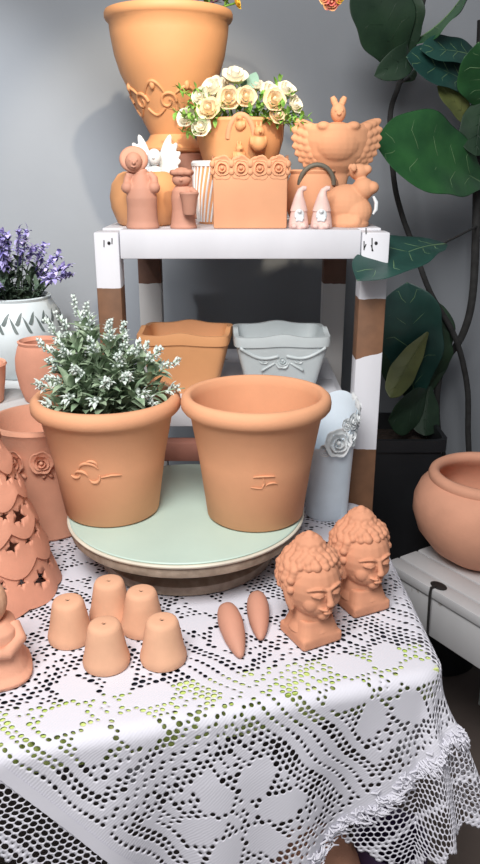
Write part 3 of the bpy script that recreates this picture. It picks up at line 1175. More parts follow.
# child with basket
g = thing('child_figurine', 'brown clay child figurine carrying a basket beside the girl figurine', 'figurine', (X(183, 1.335), 1.335, SH))
mb = MB()
mb.lathe([(0, 0), (.0225, 0), (.0235, .003), (.0215, .008), (.019, .03), (.020, .05), (.018, .062), (.012, .07), (0, .072)], n=32, sy=.85)
mb.tube([(.014, -.006, .064), (.022, -.014, .058), (.018, -.022, .05)], [.006, .006, .005], n=10)
fuse(mb.build('robe', M['clay_brown'], g), .0014, 4)
mb = MB()
mb.ell((-.001, -.004, .080), (.0165, .0145, .0125))
mb.ell((-.001, -.0185, .079), .0026)
fuse(mb.build('head', M['clay_brown'], g), .0012, 3)
mb = MB()
mb.lathe([(.016, .086), (.0195, .088), (.0205, .092), (.0175, .096), (.012, .095), (.009, .098), (0, .1)], c=(-.001, -.003, 0), n=32,
         mod=lambda a, r, z: (r * (1 + .05 * sin(7 * a)), z))
fuse(mb.build('cap', M['clay_brown'], g), .0012, 2)
mb = MB()
mb.lathe([(0, .024), (.0095, .024), (.0115, .028), (.0135, .05), (.0155, .055), (.0165, .058), (.0155, .0605), (.0125, .0595), (.0105, .05), (0, .047)], c=(.0125, -.026, 0), n=32)
b_ = mb.build('basket', M['clay_brown'], g)
mb = MB()
for i in range(9):
    a = i * 2.4
    mb.ell((.0125 + .0075 * math.sqrt(i / 9) * cos(a), -.026 + .0075 * math.sqrt(i / 9) * sin(a), .055), .0036, seg=8, rings=6)
mb.build('basket_filling', M['clay_red'], b_)

# round pot behind the girl
o = MB().lathe([(0, 0), (.045, 0), (.052, .004), (.0625, .03), (.0645, .05), (.060, .072), (.048, .088), (.038, .0925), (.033, .091), (.034, .087), (.05, .07), (.056, .05), (.045, .012), (0, .01)], n=64
               ).build('round_pot', M['clay_warm'], None, loc=(X(146, 1.42), 1.42, SH))
tag(o, 'squat round orange clay pot behind the girl figurine', 'pot')

# white angel
g = thing('angel_figurine', 'white plaster angel figurine with raised wings behind the round pot', 'figurine', (X(156, 1.512), 1.512, SH))
mb = MB()
mb.lathe([(0, 0), (.026, 0), (.027, .004), (.022, .03), (.017, .06), (.015, .085), (.011, .1), (0, .104)], n=28, mod=lambda a, r, z: (r * (1 + .06 * sin(9 * a)), z))
fuse(mb.build('robe', M['white_ceramic'], g), .0016, 2)
mb = MB()
mb.ell((0, -.004, .118), (.0135, .0135, .0155))
mb.ell((0, -.018, .117), .0025)
fuse(mb.build('head', M['white_ceramic'], g), .0013, 2)
for s in (-1, 1):
    mb = MB()
    for i in range(6):
        ln = .065 - .007 * i
        a = R(70 - 17 * i)
        q = Vector((s * cos(a) * ln, 0, sin(a) * ln))
        mb.ell(Vector((s * .008, .013, .098)) + q * .5, (ln * .5, .004, .0085), rot=Euler((0, -s * a if s > 0 else a, 0)))
    fuse(mb.build('wing', M['white_ceramic'], g), .0016, 2)
mb = MB()
for i in range(7):
    a = -PI / 2 + (i - 3) * .55
    rose(mb, (.019 * cos(a), .019 * sin(a), .072 + .008 * (i % 2)), (cos(a), sin(a), .3), .0115, .7, i)
mb.build('rose_wreath', M['white_ceramic'], g, angle=None)

# white ribbed pot behind the box planter
g = thing('ribbed_pot', 'white pot with woven diagonal ribs half hidden left of the rose edged box planter', 'pot', (X(213, 1.46), 1.462, SH))
g.scale = (.62, .62, 1.0)
MB().lathe([(0, 0), (.040, 0), (.044, .004), (.056, .06), (.058, .10), (.060, .106), (.056, .109), (.052, .104), (.05, .06), (.038, .01), (0, .01)], n=56).build('body', M['clay_warm'], g)
mb = MB()
for k in range(26):
    for d in (1,):
        a0 = 2 * PI * k / 26
        pts = []
        for i in range(9):
            f = i / 8
            z = .005 + f * .098
            r = .044 + (.056 - .044) * min(1, z / .06) + .002 * max(0, z - .06) / .04 + .0006
            a = a0 + .55 * f
            pts.append((r * cos(a), r * sin(a), z))
        mb.tube(pts, .0032, n=8)
mb.lathe([(.0575, .100), (.063, .102), (.064, .107), (.060, .111), (.055, .109)], n=56)
mb.build('woven_ribs', M['white_ceramic'], g)

# rectangular box planter with rose border
bw, bd, bh = .126, .095, .112
g = thing('box_planter', 'square orange terracotta box planter with a rose relief border, front of the shelf top', 'planter', (X(250, 1.345), 1.372, SH))
mb = MB()
mb.box((-bw / 2, -bd / 2, 0), (bw / 2, bd / 2, bh), .004)
bmesh.ops.delete(mb.b, geom=[f for f in mb.b.faces if f.normal.z > .9 and f.calc_center_median().z > bh - .001], context='FACES_ONLY')
o = mb.build('body', M['clay'], g)
so = o.modifiers.new('t', 'SOLIDIFY')
so.thickness = .007
so.offset = -1
bake(o)
mb = MB()
k = 0
for side in range(4):
    ln = bw if side % 2 == 0 else bd
    nn = 4 if side % 2 == 0 else 3
    for i in range(nn):
        f = (i + .5) / nn - .5
        if side == 0:
            p, n_ = Vector((f * ln, -bd / 2 + .002, 0)), Vector((0, -1, 0))
        elif side == 2:
            p, n_ = Vector((f * ln, bd / 2 - .002, 0)), Vector((0, 1, 0))
        elif side == 1:
            p, n_ = Vector((bw / 2 - .002, f * ln, 0)), Vector((1, 0, 0))
        else:
            p, n_ = Vector((-bw / 2 + .002, f * ln, 0)), Vector((-1, 0, 0))
        p.z = bh - .0135
        rose(mb, p - n_ * .0005, n_, .0185, .42, k)
        tx = Vector((n_.y, -n_.x, 0))
        for q in (-1, 1):
            mb.ell(p + tx * q * .0165 + n_ * .002 + Vector((0, 0, .006)), (.0045, .0035, .006), seg=8, rings=6)
            mb.ell(p + tx * q * .0165 + n_ * .002 - Vector((0, 0, .007)), (.004, .003, .005), seg=8, rings=6)
        k += 1
mb.build('rose_border', M['clay'], g, angle=None)

# bowl with flowers behind
bl = thing('handled_bowl', 'round orange clay bowl with small birds on its front, full of cream roses', 'bowl', (X(240, 1.56), 1.562, SH))
BH = .185
MB().lathe([(0, 0), (.04, 0), (.045, .004), (.036, .02), (.034, .05), (.05, .08), (.074, .115), (.084, .15), (.0855, .175), (.088, .182), (.086, .187), (.081, .186), (.079, .17),
            (.07, .118), (.045, .085), (0, .075)], n=64).build('body', M['clay_warm'], bl)
mb = MB()
mb.tube([(.002 + .024 * cos(t), -.078 - .006 * sin(t), .150 + .040 * sin(t)) for t in [PI * i / 14 for i in range(15)]], .0055, n=10)
mb.build('loop_handle', M['clay'], bl)
for bx, bz, sc_, rz_ in ((-.002, .118, 1.0, .3), (.000, .172, .85, -.3), (.034, .142, 1.35, .2)):
    mb = MB()
    c = Vector((bx, -.084, bz))
    Fz = Euler((0, 0, rz_)).to_matrix()
    for cc, rr in (((0, 0, 0), (.011, .011, .012)), ((0, -.004, .014), (.0075, .0075, .0075)), ((.0, -.012, .0135), (.002, .004, .002)), ((-.010, .001, .002), (.003, .008, .008)),
                   ((.010, .001, .002), (.003, .008, .008)), ((0, .010, -.002), (.004, .009, .004)), ((-.003, -.001, .023), (.002, .002, .005)), ((.003, -.001, .023), (.002, .002, .005))):
        mb.ell(c + Fz @ Vector(cc) * sc_, tuple(q * sc_ for q in rr))
    fuse(mb.build('bird', M['clay_warm'], bl), .0013, 3)

fl = thing('rose_arrangement', 'bunch of cream and peach roses with green sprays in the clay bowl', 'flowers', (bl.location.x, bl.location.y, SH + .15))
ROS = [(186, 118, 1.46, .016, 'rose_white'), (201, 128, 1.44, .016, 'rose_white'), (208, 110, 1.45, .019, 'rose_peach'), (213, 88, 1.49, .020, 'rose_white'), (234, 76, 1.52, .021, 'rose_white'),
       (228, 98, 1.46, .019, 'rose_peach'), (246, 97, 1.46, .017, 'rose_peach'), (270, 92, 1.5, .018, 'rose_white'), (275, 100, 1.46, .018, 'rose_peach'), (287, 90, 1.5, .016, 'rose_white'),
       (277, 114, 1.46, .015, 'rose_peach'), (295, 104, 1.5, .014, 'rose_white'), (200, 96, 1.47, .014, 'rose_white'), (258, 86, 1.54, .015, 'rose_white'), (222, 84, 1.55, .016, 'rose_white')]
fr_ = random.Random(5)
fb = Vector((fl.location.x, fl.location.y, SH + .15))
for i, (u, v, y, r, mm) in enumerate(ROS):
    p = at(u, v, y + .032) - fb
    d = (p - Vector((0, 0, -.0))).normalized() + Vector((0, -.9, .1))
    mb = MB()
    rose(mb, p - d.normalized() * r * .5, d + Vector((fr_.uniform(-.3, .3), 0, fr_.uniform(-.2, .5))), r * 1.12, 1.15, i)
    ro = mb.build('rose', M[mm], fl, angle=None)
    mb = MB()
    mb.tube([Vector((p.x * .15, p.y * .15, -.04)), Vector((p.x * .6, p.y * .6 + .006, p.z * .55)), p - d.normalized() * r * .2], .0016, n=6)
    mb.build('stem', M['fern'], ro)
SPY = [(184, 118, 1.44), (187, 104, 1.45), (193, 121, 1.43), (196, 88, 1.47), (182, 132, 1.46), (193, 133, 1.44), (176, 112, 1.48), (190, 100, 1.48), (180, 90, 1.5), (250, 112, 1.45), (262, 106, 1.46), (264, 95, 1.48), (283, 108, 1.45), (292, 96, 1.5), (298, 112, 1.5),
       (300, 122, 1.49), (286, 121, 1.46), (215, 118, 1.45), (219, 108, 1.46), (199, 112, 1.46), (240, 88, 1.5), (280, 82, 1.54), (308, 118, 1.5), (268, 120, 1.45)]
for i, (u, v, y) in enumerate(SPY):
    p = at(u, v, y + .032) - fb
    mb = MB()
    b0 = Vector((p.x * .15, p.y * .15, -.03))
    path = [b0.lerp(p, f) + Vector((0, 0, .02 * sin(f * PI))) for f in [k / 10 for k in range(11)]]
    mb.tube(path, .0009, n=5)
    for k in range(24):
        c = path[5 + k % 6]
        d = Vector((fr_.gauss(0, 1), fr_.gauss(0, 1), fr_.gauss(.3, 1))).normalized()
        s_ = fr_.uniform(.012, .02)
        leafmesh(mb, c, c + d * s_, s_ * .45, bend=.1, nu=4)
    mb.build('foliage_spray', M['fern'], fl, angle=None, normals=False)
for u, v, u2, v2 in ((250, 90, 256, 72), (246, 92, 247, 76), (262, 96, 268, 82)):
    mb = MB()
    leafmesh(mb, at(u, v, 1.565) - fb, at(u2, v2, 1.585) - fb, .024, side=(1, 0, 0), bend=.1)
    mb.build('eucalyptus_leaf', M['eucalyptus'], fl, angle=None, normals=False)

# two gnomes
def gnome(mirror):
    t = thing('gnome_figurine', '', 'figurine', (0, 0, 0), 0, 'pale pink gnomes on the shelf top')
    mb = MB()
    mb.lathe([(0, 0), (.016, 0), (.0175, .003), (.0165, .012), (.0145, .024), (.0125, .034), (0, .036)], n=28)
    mb.ell((-.008, -.013, .005), (.006, .008, .005))
    mb.ell((.008, -.013, .005), (.006, .008, .005))
    fuse(mb.build('body', M['pale_pink'], t), .0012, 3)
    mb = MB()
    mb.tube([(0, 0, .028), (0, 0, .042), (0, 0, .054), (.002, 0, .062), (.007, 0, .066), (.012, 0, .0655)], [.0155, .0115, .0075, .0055, .0045, .004], n=20)
    fuse(mb.build('hat', M['pale_pink'], t), .0011, 2)
    mb = MB()
    mb.ell((0, -.012, .022), (.009, .005, .012))
    mb.ell((0, -.018, .029), (.0035, .0035, .003))
    for i in range(8):
        mb.ell((-.006 + .0017 * i, -.0165, .020 - .006 * abs(sin(i * 1.3))), .0024, seg=8, rings=6)
    o = fuse(mb.build('beard', M['white_ceramic'], t), .0011, 2)
    o['label'] = 'whitish beard with nose'
    return t


g0 = gnome(False)
g0.location = (X(299, 1.333), 1.333, SH)
g0['label'] = 'small pale pink gnome in a pointed bent hat, nearer the box planter'
g1 = copy_tree(g0)
g1.location = (X(322, 1.333), 1.333, SH)
g1.rotation_euler.z = R(-8)
g1.scale = (1.08, 1.08, 1.0)
g1['label'] = 'small pale pink gnome in a pointed bent hat, in front of the clay hippo'

# round basket pot with handle
g = thing('basket_pot', 'round orange clay pot with an arched grey handle behind the gnomes', 'pot', (X(312, 1.455), 1.456, SH))
MB().lathe([(0, 0), (.032, 0), (.038, .004), (.049, .03), (.051, .052), (.047, .074), (.040, .088), (.042, .093), (.039, .096), (.034, .092), (.042, .07), (.045, .05), (.034, .01), (0, .01)], n=56).build('body', M['clay'], g)
mb = MB()
mb.tube([(.004 + .031 * cos(t), -.035 - .006 * sin(t), .070 + .034 * sin(t)) for t in [PI * i / 16 for i in range(17)]], .0042, n=10)
gh = mat('grey_green_band', (108, 104, 92), rough=0.6, bump=0.1)
o = mb.build('handle', gh, g)
o['label'] = 'grey green arched handle'

# hippo planter
g = thing('hippo_figurine', 'smooth orange clay hippo figurine at the right end of the shelf top', 'figurine', (X(349, 1.375), 1.382, SH))
mb = MB()
mb.ell((-.004, .004, .036), (.041, .034, .036))
mb.ell((.012, -.004, .026), (.030, .028, .026))
mb.lathe([(0, 0), (.034, 0), (.036, .006), (.03, .02), (0, .03)], n=28, sx=1.05)
mb.ell((.024, -.004, .064), (.020, .020, .019))
mb.ell((.0385, -.008, .066), (.0125, .014, .011))
mb.ell((.016, .004, .092), (.017, .015, .014))
mb.ell((.030, .0, .096), (.0085, .008, .008))
for s in (-1, 1):
    mb.ell((.004, s * .015 - .002, .099), (.006, .003, .007))
    mb.ell((.010, s * .026, .010), (.011, .010, .012))
fuse(mb.build('body', M['clay'], g), .0016, 5)
mb = MB()
mb.tube([(.040, -.020, .052), (.0455, -.0215, .042), (.0455, -.021, .030), (.041, -.0205, .022)], [.002, .0034, .0034, .0015], n=8)
o = mb.build('white_handle', M['white_ceramic'], g)

# winged rabbit planter
g = thing('rabbit_planter', 'orange clay winged rabbit planter raised on a foot at the right end of the shelf', 'planter', (X(334, 1.53), 1.535, SH))
mb = MB()
mb.lathe([(0, 0), (.036, 0), (.038, .004), (.026, .02), (.022, .06), (.028, .088), (.046, .102), (.060, .120), (.068, .146), (.068, .168), (.060, .177), (0, .18)], n=40, sy=.62)
mb.ell((0, -.018, .143), (.046, .030, .038))
for s in (-1, 1):
    mb.ell((s * .028, -.03, .172), (.013, .013, .009))
fuse(mb.build('body', M['clay'], g), .0018, 5)
mb = MB()
mb.ell((0, -.018, .196), (.0145, .0145, .0175))
for s in (-1, 1):
    mb.tube([(s * .005, -.016, .208), (s * .0085, -.014, .217), (s * .012, -.014, .224)], [.0055, .0066, .0045], n=10)
    mb.ell((s * .006, -.031, .199), .0022)
mb.ell((0, -.033, .193), (.004, .003, .003))
fuse(mb.build('head', M['clay'], g), .0012, 3)
for s in (-1, 1):
    mb = MB()
    for row in range(3):
        nfe = 10 - row
        for i in range(nfe):
            f = i / (nfe - 1)
            a = R(26) * (1 - f) + R(-70) * f
            ln = (.090 - .022 * f) * (1 - .12 * row)
            d = Vector((s * cos(a), 0, sin(a)))
            c = Vector((s * .004, -.006 - row * .006, .146)) + d * (ln * .58)
            mb.ell(c, (ln * .42, .008, .0115), rot=Euler((0, -a if s > 0 else a + PI, 0)), seg=14, rings=8)
    fuse(mb.build('wing', M['clay'], g), .0016, 7, .5)

# pedestal and tall footed pot
PY = 1.64
px = X(170, PY, 1.5)
o = thing('upturned_planter', 'brown clay planter turned upside down under the tall bright pot', 'planter', (px + .018, PY, SH))
MB().lathe([(.054, 0), (.058, .003), (.058, .016), (.055, .02), (.052, .125), (.049, .128), (0, .128)], n=56).build('body', M['clay_brown'], o)
PH = SH + .1285
P0 = at(169, 9, PY)
big = thing('footed_pot', 'large bright terracotta urn with scroll relief, tallest thing on the shelf', 'pot', (px, PY, PH))
hb = P0.z - PH + .01
sc = 1.0
ppm = FPX / (PY * cos(PITCH) - (1.5 - CAMZ) * sin(PITCH))
rr = lambda px_: px_ / ppm
zv = lambda v: at(169, v, PY).z - PH
prof = [(0, .0), (rr(30), 0), (rr(33), .003), (rr(33.5), .008), (rr(31), .014), (rr(25), .024), (rr(22), .034), (rr(30), zv(119)), (rr(41), zv(94)), (rr(50), zv(74)), (rr(55), zv(56)), (rr(58), zv(36)), (rr(59), zv(24)),
        (rr(61.5), zv(22)), (rr(63), zv(19)), (rr(63), zv(15)), (rr(62), zv(12.5)), (rr(59), zv(12)), (rr(56.5), zv(14)), (rr(54), zv(36)), (rr(46), zv(72)), (rr(30), zv(105)), (0, zv(110))]
MB().lathe(prof, n=96).build('body', M['clay_warm'], big, angle=50)


def bigr(z):
    pts = sorted([(q[1], q[0]) for q in prof[6:14]])
    for (z0, r0), (z1, r1) in zip(pts, pts[1:]):
        if z0 <= z <= z1:
            return r0 + (r1 - r0) * (z - z0) / (z1 - z0)
    return pts[0][1]


mb = MB()
zc = zv(104)
for i in range(8):
    a0 = -PI / 2 + (i - .0) * 2 * PI / 8
    pts = []
    for k in range(26):
        t = k / 25 * 4.6 * PI / 2
        q = .0165 * (1 - .75 * k / 25)
        z = zc + q * sin(t)
        a = a0 + (q * cos(t)) / bigr(zc)
        r = bigr(z) + .001
        pts.append((r * cos(a), r * sin(a), z))
    mb.tube(pts, [.0034 - .0012 * k / 25 for k in range(26)], n=8)
    pts = []
    for k in range(16):
        f = k / 15
        z = zc + .012 + .022 * sin(f * PI) * (1 if i % 2 else .6)
        a = a0 + .18 + f * .55
        r = bigr(z) + .001
        pts.append((r * cos(a), r * sin(a), z))
    mb.tube(pts, [.0034 * (.4 + .6 * sin(PI * k / 15)) for k in range(16)], n=8)
    pts = []
    for k in range(12):
        f = k / 11
        z = zc - .012 - .012 * sin(f * PI)
        a = a0 + .15 + f * .55
        r = bigr(z) + .0005
        pts.append((r * cos(a), r * sin(a), z))
    mb.tube(pts, .0028, n=8)
    z = zc + .028
    a = a0 + .45
    r = bigr(z)
    mb.ell((r * cos(a), r * sin(a), z), (.006, .006, .009), seg=10, rings=8)
mb.build('scroll_relief', M['clay_warm'], big)
MB().lathe([(0, zv(30)), (rr(54), zv(30)), (rr(54.5), zv(24)), (0, zv(22))], n=40).build('soil', M['soil'], big)

# flowers in the tall pot, with a long pink stem arching to the right
ft = thing('potted_flowers', 'yellow and mauve flowering plant in the tall urn, one pink bloom arching right', 'flowers', (px, PY, PH + zv(24)))
fbase = Vector(ft.location)
fr2 = random.Random(9)
for i, (u, v, mm, r) in enumerate([(236, 3, 'yellow', .012), (228, -8, 'yellow', .014), (214, -14, 'mauve', .014), (196, -18, 'mauve', .015), (176, -20, 'yellow', .014), (150, -24, 'mauve', .016), (222, -2, 'mauve', .008)]):
    p = at(u, v, PY - .02) - fbase
    mb = MB()
    rose(mb, p, Vector((p.x, p.y - .04, .05)), r, .7, i)
    b_ = mb.build('bloom', M[mm], ft, angle=None)
    mb = MB()
    mb.tube([Vector((p.x * .3, p.y * .3, 0)), Vector((p.x * .7, p.y * .6, p.z * .75)), p], .002, n=6)
    for k in range(5):
        c = Vector((p.x * .3, p.y * .3, 0)).lerp(p, .4 + .12 * k)
        d = Vector((fr2.gauss(0, 1), fr2.gauss(0, 1), .4)).normalized()
        leafmesh(mb, c, c + d * .03, .01, bend=.15, nu=4)
    mb.build('stem', M['mauve' if mm == 'mauve' else 'fern'], b_, angle=None, normals=False)
mb = MB()
pe = at(331, 0, PY - .05) - fbase
pts = [Vector((.03, 0, 0)), Vector((.07, -.01, .10)), Vector((.15, -.02, .16)), Vector((.22, -.03, .15)), pe + Vector((-.015, 0, .04)), pe]
sm = []
for k in range(len(pts) - 1):
    for q in range(5):
        sm.append(pts[k].lerp(pts[k + 1], q / 5))
sm.append(pts[-1])
mb.tube(sm, .002, n=6)
st_ = mb.build('arching_stem', M['fern'], ft)
mb = MB()
rose(mb, pe, (.1, -.8, -.5), .016, .8, 4)
rose(mb, pe + Vector((-.010, -.004, .006)), (-.5, -.7, -.2), .013, .8, 5)
b_ = mb.build('pink_bloom', M['rose_pink'], st_, angle=None)
mb = MB()
rose(mb, pe + Vector((.014, -.002, .004)), (.5, -.7, -.2), .010, .8, 7)
mb.build('bloom', M['yellow'], st_, angle=None)

# ------------------------------------------------------------------ left background stand
sd_ = thing('side_stand', 'pale grey topped stand behind the table on the left, holding pots', 'stand', (-.56, 1.66, 0))
MB().box((-.36, -.27, .82), (.21, .26, .85), .004).build('top', M['stone'], sd_)
for x, y in ((-.33, -.24), (.17, -.24), (-.33, .23), (.17, .23)):
    MB().box((x - .02, y - .02, 0), (x + .02, y + .02, .82), .003).build('leg', M['shelf_white'], sd_)
MB().box((-.33, -.25, .74), (.19, -.235, .82), .002).build('apron', M['shelf_white'], sd_)

lp = thing('painted_pot', 'grey white rounded pot painted with dark leaves, holding the lavender', 'pot', (-.512, 1.70, .85))
LP = [(0, 0), (.06, 0), (.066, .004), (.085, .03), (.103, .075), (.106, .11), (.098, .145), (.086, .168), (.081, .176), (.083, .182), (.078, .184), (.073, .176), (.088, .145), (.096, .11), (.06, .012), (0, .012)]
MB().lathe(LP, n=64).build('body', M['grey_ceramic'], lp)


def lpr(z):
    pts = [(q[1], q[0]) for q in LP[2:9]]
    for (z0, r0), (z1, r1) in zip(pts, pts[1:]):
        if z0 <= z <= z1:
            return r0 + (r1 - r0) * (z - z0) / (z1 - z0)
    return .08


mb = MB()
for k in range(22):
    a0 = 2 * PI * k / 22
    for s in (-1, 1):
        rows = []
        for i in range(7):
            f = i / 6
            z = .150 - .012 * sin(f * 2) - f * (.024 if s > 0 else .012) + (.008 if s < 0 else 0)
            aa = a0 + s * f * .17
            w = .0085 * sin(PI * min(.98, max(.02, f)))
            rows.append([Vector(((lpr(z + d * w) + .0012) * cos(aa), (lpr(z + d * w) + .0012) * sin(aa), z + d * w)) for d in (-1, 0, 1)])
        mb.quadgrid(rows)
mb.build('painted_leaves', M['leaf_paint'], lp, angle=None, normals=False)
MB().lathe([(0, .15), (.082, .15), (.083, .156), (0, .16)], n=32).build('soil', M['soil'], lp)
lv = thing('lavender_plant', 'bunch of purple lavender flowers in the grey painted pot', 'flowers', (-.512, 1.70, .85 + .158))
lr = random.Random(3)
for i in range(34):
    a = lr.uniform(0, 2 * PI)
    q = math.sqrt(lr.random())
    tx, ty = .145 * q * cos(a), .09 * q * sin(a) - .01
    tz = .20 - .13 * q * q + lr.uniform(-.05, .015)
    b0 = Vector((tx * .3, ty * .3, -.004))
    tp = Vector((tx, ty, tz))
    path = [b0.lerp(tp, f) + Vector((0, 0, .02 * sin(f * PI))) for f in [k / 10 for k in range(11)]]
    mb = MB()
    mb.tube(path, .0014, n=5)
    for k in range(9):
        c = path[k // 2 + 1]
        d = Vector((lr.gauss(0, 1), lr.gauss(0, 1), lr.gauss(.6, .6))).normalized()
        leafmesh(mb, c, c + d * .034, .011, bend=.12, nu=4)
    sp = mb.build('sprig', M['lav_green'], lv, angle=None, normals=False)
    mb = MB()
    for k in range(22):
        c = path[6].lerp(tp, k / 20)
        for j in range(2):
            d = Vector((lr.gauss(0, 1), lr.gauss(0, 1), lr.gauss(.3, .8))).normalized()
            s_ = lr.uniform(.011, .020)
            leafmesh(mb, c, c + d * s_, s_ * .6, bend=.15, nu=3)
    mb.build('flower_spike', M['lav'], sp, angle=None, normals=False)

c0 = X(43, 1.49, .9)
o = MB().lathe([(0, 0), (.036, 0), (.040, .004), (.048, .03), (.053, .065), (.052, .09), (.046, .112), (.043, .118), (.045, .124), (.041, .126), (.037, .118), (.045, .09), (.045, .06), (.035, .01), (0, .01)], n=48
               ).build('oval_pot', M['clay_red'], None, loc=(c0, 1.49, .85))
tag(o, 'rounded orange red clay pot on the grey stand, just behind the silvery plant', 'pot')
o = MB().lathe([(0, 0), (.03, 0), (.034, .004), (.042, .05), (.045, .075), (.048, .08), (.046, .084), (.041, .082), (.036, .05), (.028, .01), (0, .01)], n=48
               ).build('small_pot', M['clay_pink'], None, loc=(X(-16, 1.47, .9), 1.47, .85))
tag(o, 'small pinkish clay pot at the left edge on the grey stand', 'pot')

# ------------------------------------------------------------------ bench on the right
F0 = Vector((.316, 1.437))
ax = Vector((.543, -.84)).normalized()
wx = Vector((.84, .543)).normalized()
BZ = .50
bn = thing('plank_bench', 'weathered pale grey plank bench on the right under the big clay bowl', 'bench', (F0.x, F0.y, 0), math.atan2(ax.y, ax.x))
# local x along the bench, local y across (away from the camera)
BL = .95
m_bench = painted_wood('weathered_grey_paint', [], paint=(216, 216, 218), wood=(150, 138, 128), worn=0.63)
for i, (y0, y1) in enumerate(((0, .036), (.040, .092), (.096, .168), (.172, .244), (.248, .32), (.324, .396))):
    MB().box((0, y0, BZ - .022), (BL, y1, BZ), .003).build('plank', m_bench, bn)
MB().box((.012, .006, BZ - .115), (BL - .01, .024, BZ - .0225), .003).build('apron', m_bench, bn)
MB().box((.012, .372, BZ - .115), (BL - .01, .39, BZ - .0225), .003).build('apron', m_bench, bn)
MB().box((.012, .0245, BZ - .1), (.03, .3715, BZ - .0225), .002).build('cross_rail', m_bench, bn)
for x in (.035, BL - .06):
    for y in (.026, .33):
        MB().box((x, y, 0), (x + .04, y + .04, BZ - .0225), .003).build('leg', m_bench, bn)
# iron hook on the near edge
mb = MB()
mb.lathe([(0, 0), (.012, 0), (.013, .002), (.008, .004), (0, .0045)], c=(.135, .018, BZ), n=16, sx=1.5)
mb.tube([(.135, .012, BZ + .003), (.135, -.004, BZ + .004), (.135, -.006, BZ - .01), (.136, -.005, BZ - .06), (.137, -.004, BZ - .105), (.132, -.010, BZ - .112)], .0028, n=8)
mb.build('iron_hook', M['iron'], bn)

bo = thing('clay_bowl', 'large round terracotta bowl with a thick rim standing on the plank bench', 'bowl', (.521, 1.452, BZ))
MB().lathe([(0, 0), (.058, 0), (.066, .003), (.105, .030), (.136, .070), (.149, .110), (.148, .140), (.138, .166), (.126, .180), (.120, .186), (.122, .193), (.119, .201), (.111, .206), (.103, .204), (.098, .196),
            (.100, .186), (.112, .172), (.130, .145), (.136, .110), (.095, .040), (.05, .016), (0, .012)], n=96).build('body', M['clay_pink'], bo, angle=60)

# ------------------------------------------------------------------ black planter and ficus
bp_ = thing('black_planter', 'tall square black plastic planter in the shade beside the shelf', 'planter', (.385, 1.76, 0))
mb = MB()
mb.lathe([(0, 0), (.075, 0), (.078, .004), (.100, .66), (.100, .668), (.108, .670), (.108, .70), (.098, .70), (.094, .66), (.072, .02), (0, .02)], n=64, square=12)
mb.build('body', M['black_plastic'], bp_, angle=45)
MB().lathe([(0, .64), (.090, .64), (.091, .66), (0, .664)], n=40, square=12).build('soil', M['soil'], bp_)
fp = thing('floor_pot', 'dark round floor pot holding the fig stems, hidden behind the clay bowl', 'pot', (.56, 1.80, 0))
MB().lathe([(0, 0), (.10, 0), (.105, .005), (.135, .33), (.142, .335), (.142, .37), (.13, .37), (.125, .33), (.1, .02), (0, .02)], n=56).build('body', M['black_plastic'], fp)
MB().lathe([(0, .31), (.120, .31), (.122, .335), (0, .34)], n=40).build('soil', M['soil'], fp)


def bez(pts, n=6):
    """catmull-rom"""
    pts = [Vector(p) for p in pts]
    P_ = [pts[0] * 2 - pts[1]] + pts + [pts[-1] * 2 - pts[-2]]
    out = []
    for i in range(1, len(P_) - 2):
        for k in range(n):
            t = k / n
            a, b, c, d = P_[i - 1], P_[i], P_[i + 1], P_[i + 2]
            out.append(.5 * ((2 * b) + (c - a) * t + (2 * a - 5 * b + 4 * c - d) * t * t + (3 * b - a - 3 * c + d) * t ** 3))
    out.append(pts[-1])
    return out


fic = thing('fiddle_leaf_fig', 'tall fiddle leaf fig with dark bending stems against the wall', 'plant', (.56, 1.80, .335))
fo = Vector(fic.location)
FY = 1.78


def stem(px_pts, y, r0, r1, base=None):
    pts = [at(u, v, y + dy) for u, v, dy in px_pts]
    if base is not None:
        pts.append(Vector(base))
    p = bez([q - fo for q in pts])
    n = len(p)
    mb = MB()
    mb.tube(p, [r0 + (r1 - r0) * i / (n - 1) for i in range(n)], n=10)
    mb.build('stem', M['bark'], fic)


stem([(428, -20, 0), (419, 18, 0), (408, 55, 0), (399, 85, 0), (390, 118, 0), (394, 180, 0), (402, 215, 0), (413, 245, 0), (430, 292, 0), (455, 337, .0), (467, 385, 0), (468, 430, 0), (468, 480, 0)], FY, .0055, .0075, (.58, 1.80, .325))
stem([(482, 20, .03), (478, 120, .03), (476, 230, .03), (472, 300, .03), (461, 338, .03), (443, 364, .04), (437, 395, .04), (438, 430, .03), (446, 480, .03)], FY, .010, .0075, (.54, 1.81, .325))
stem([(440, 372, .05), (428, 388, .04), (421, 415, .02), (426, 445, .02), (433, 480, .02)], FY, .006, .007, (.51, 1.79, .325))
stem([(477, 226, .03), (462, 234, -.12), (444, 243, -.28)], FY, .003, .002)
stem([(399, 85, 0), (404, 81, -.01), (410, 78, -.02)], FY, .003, .002)

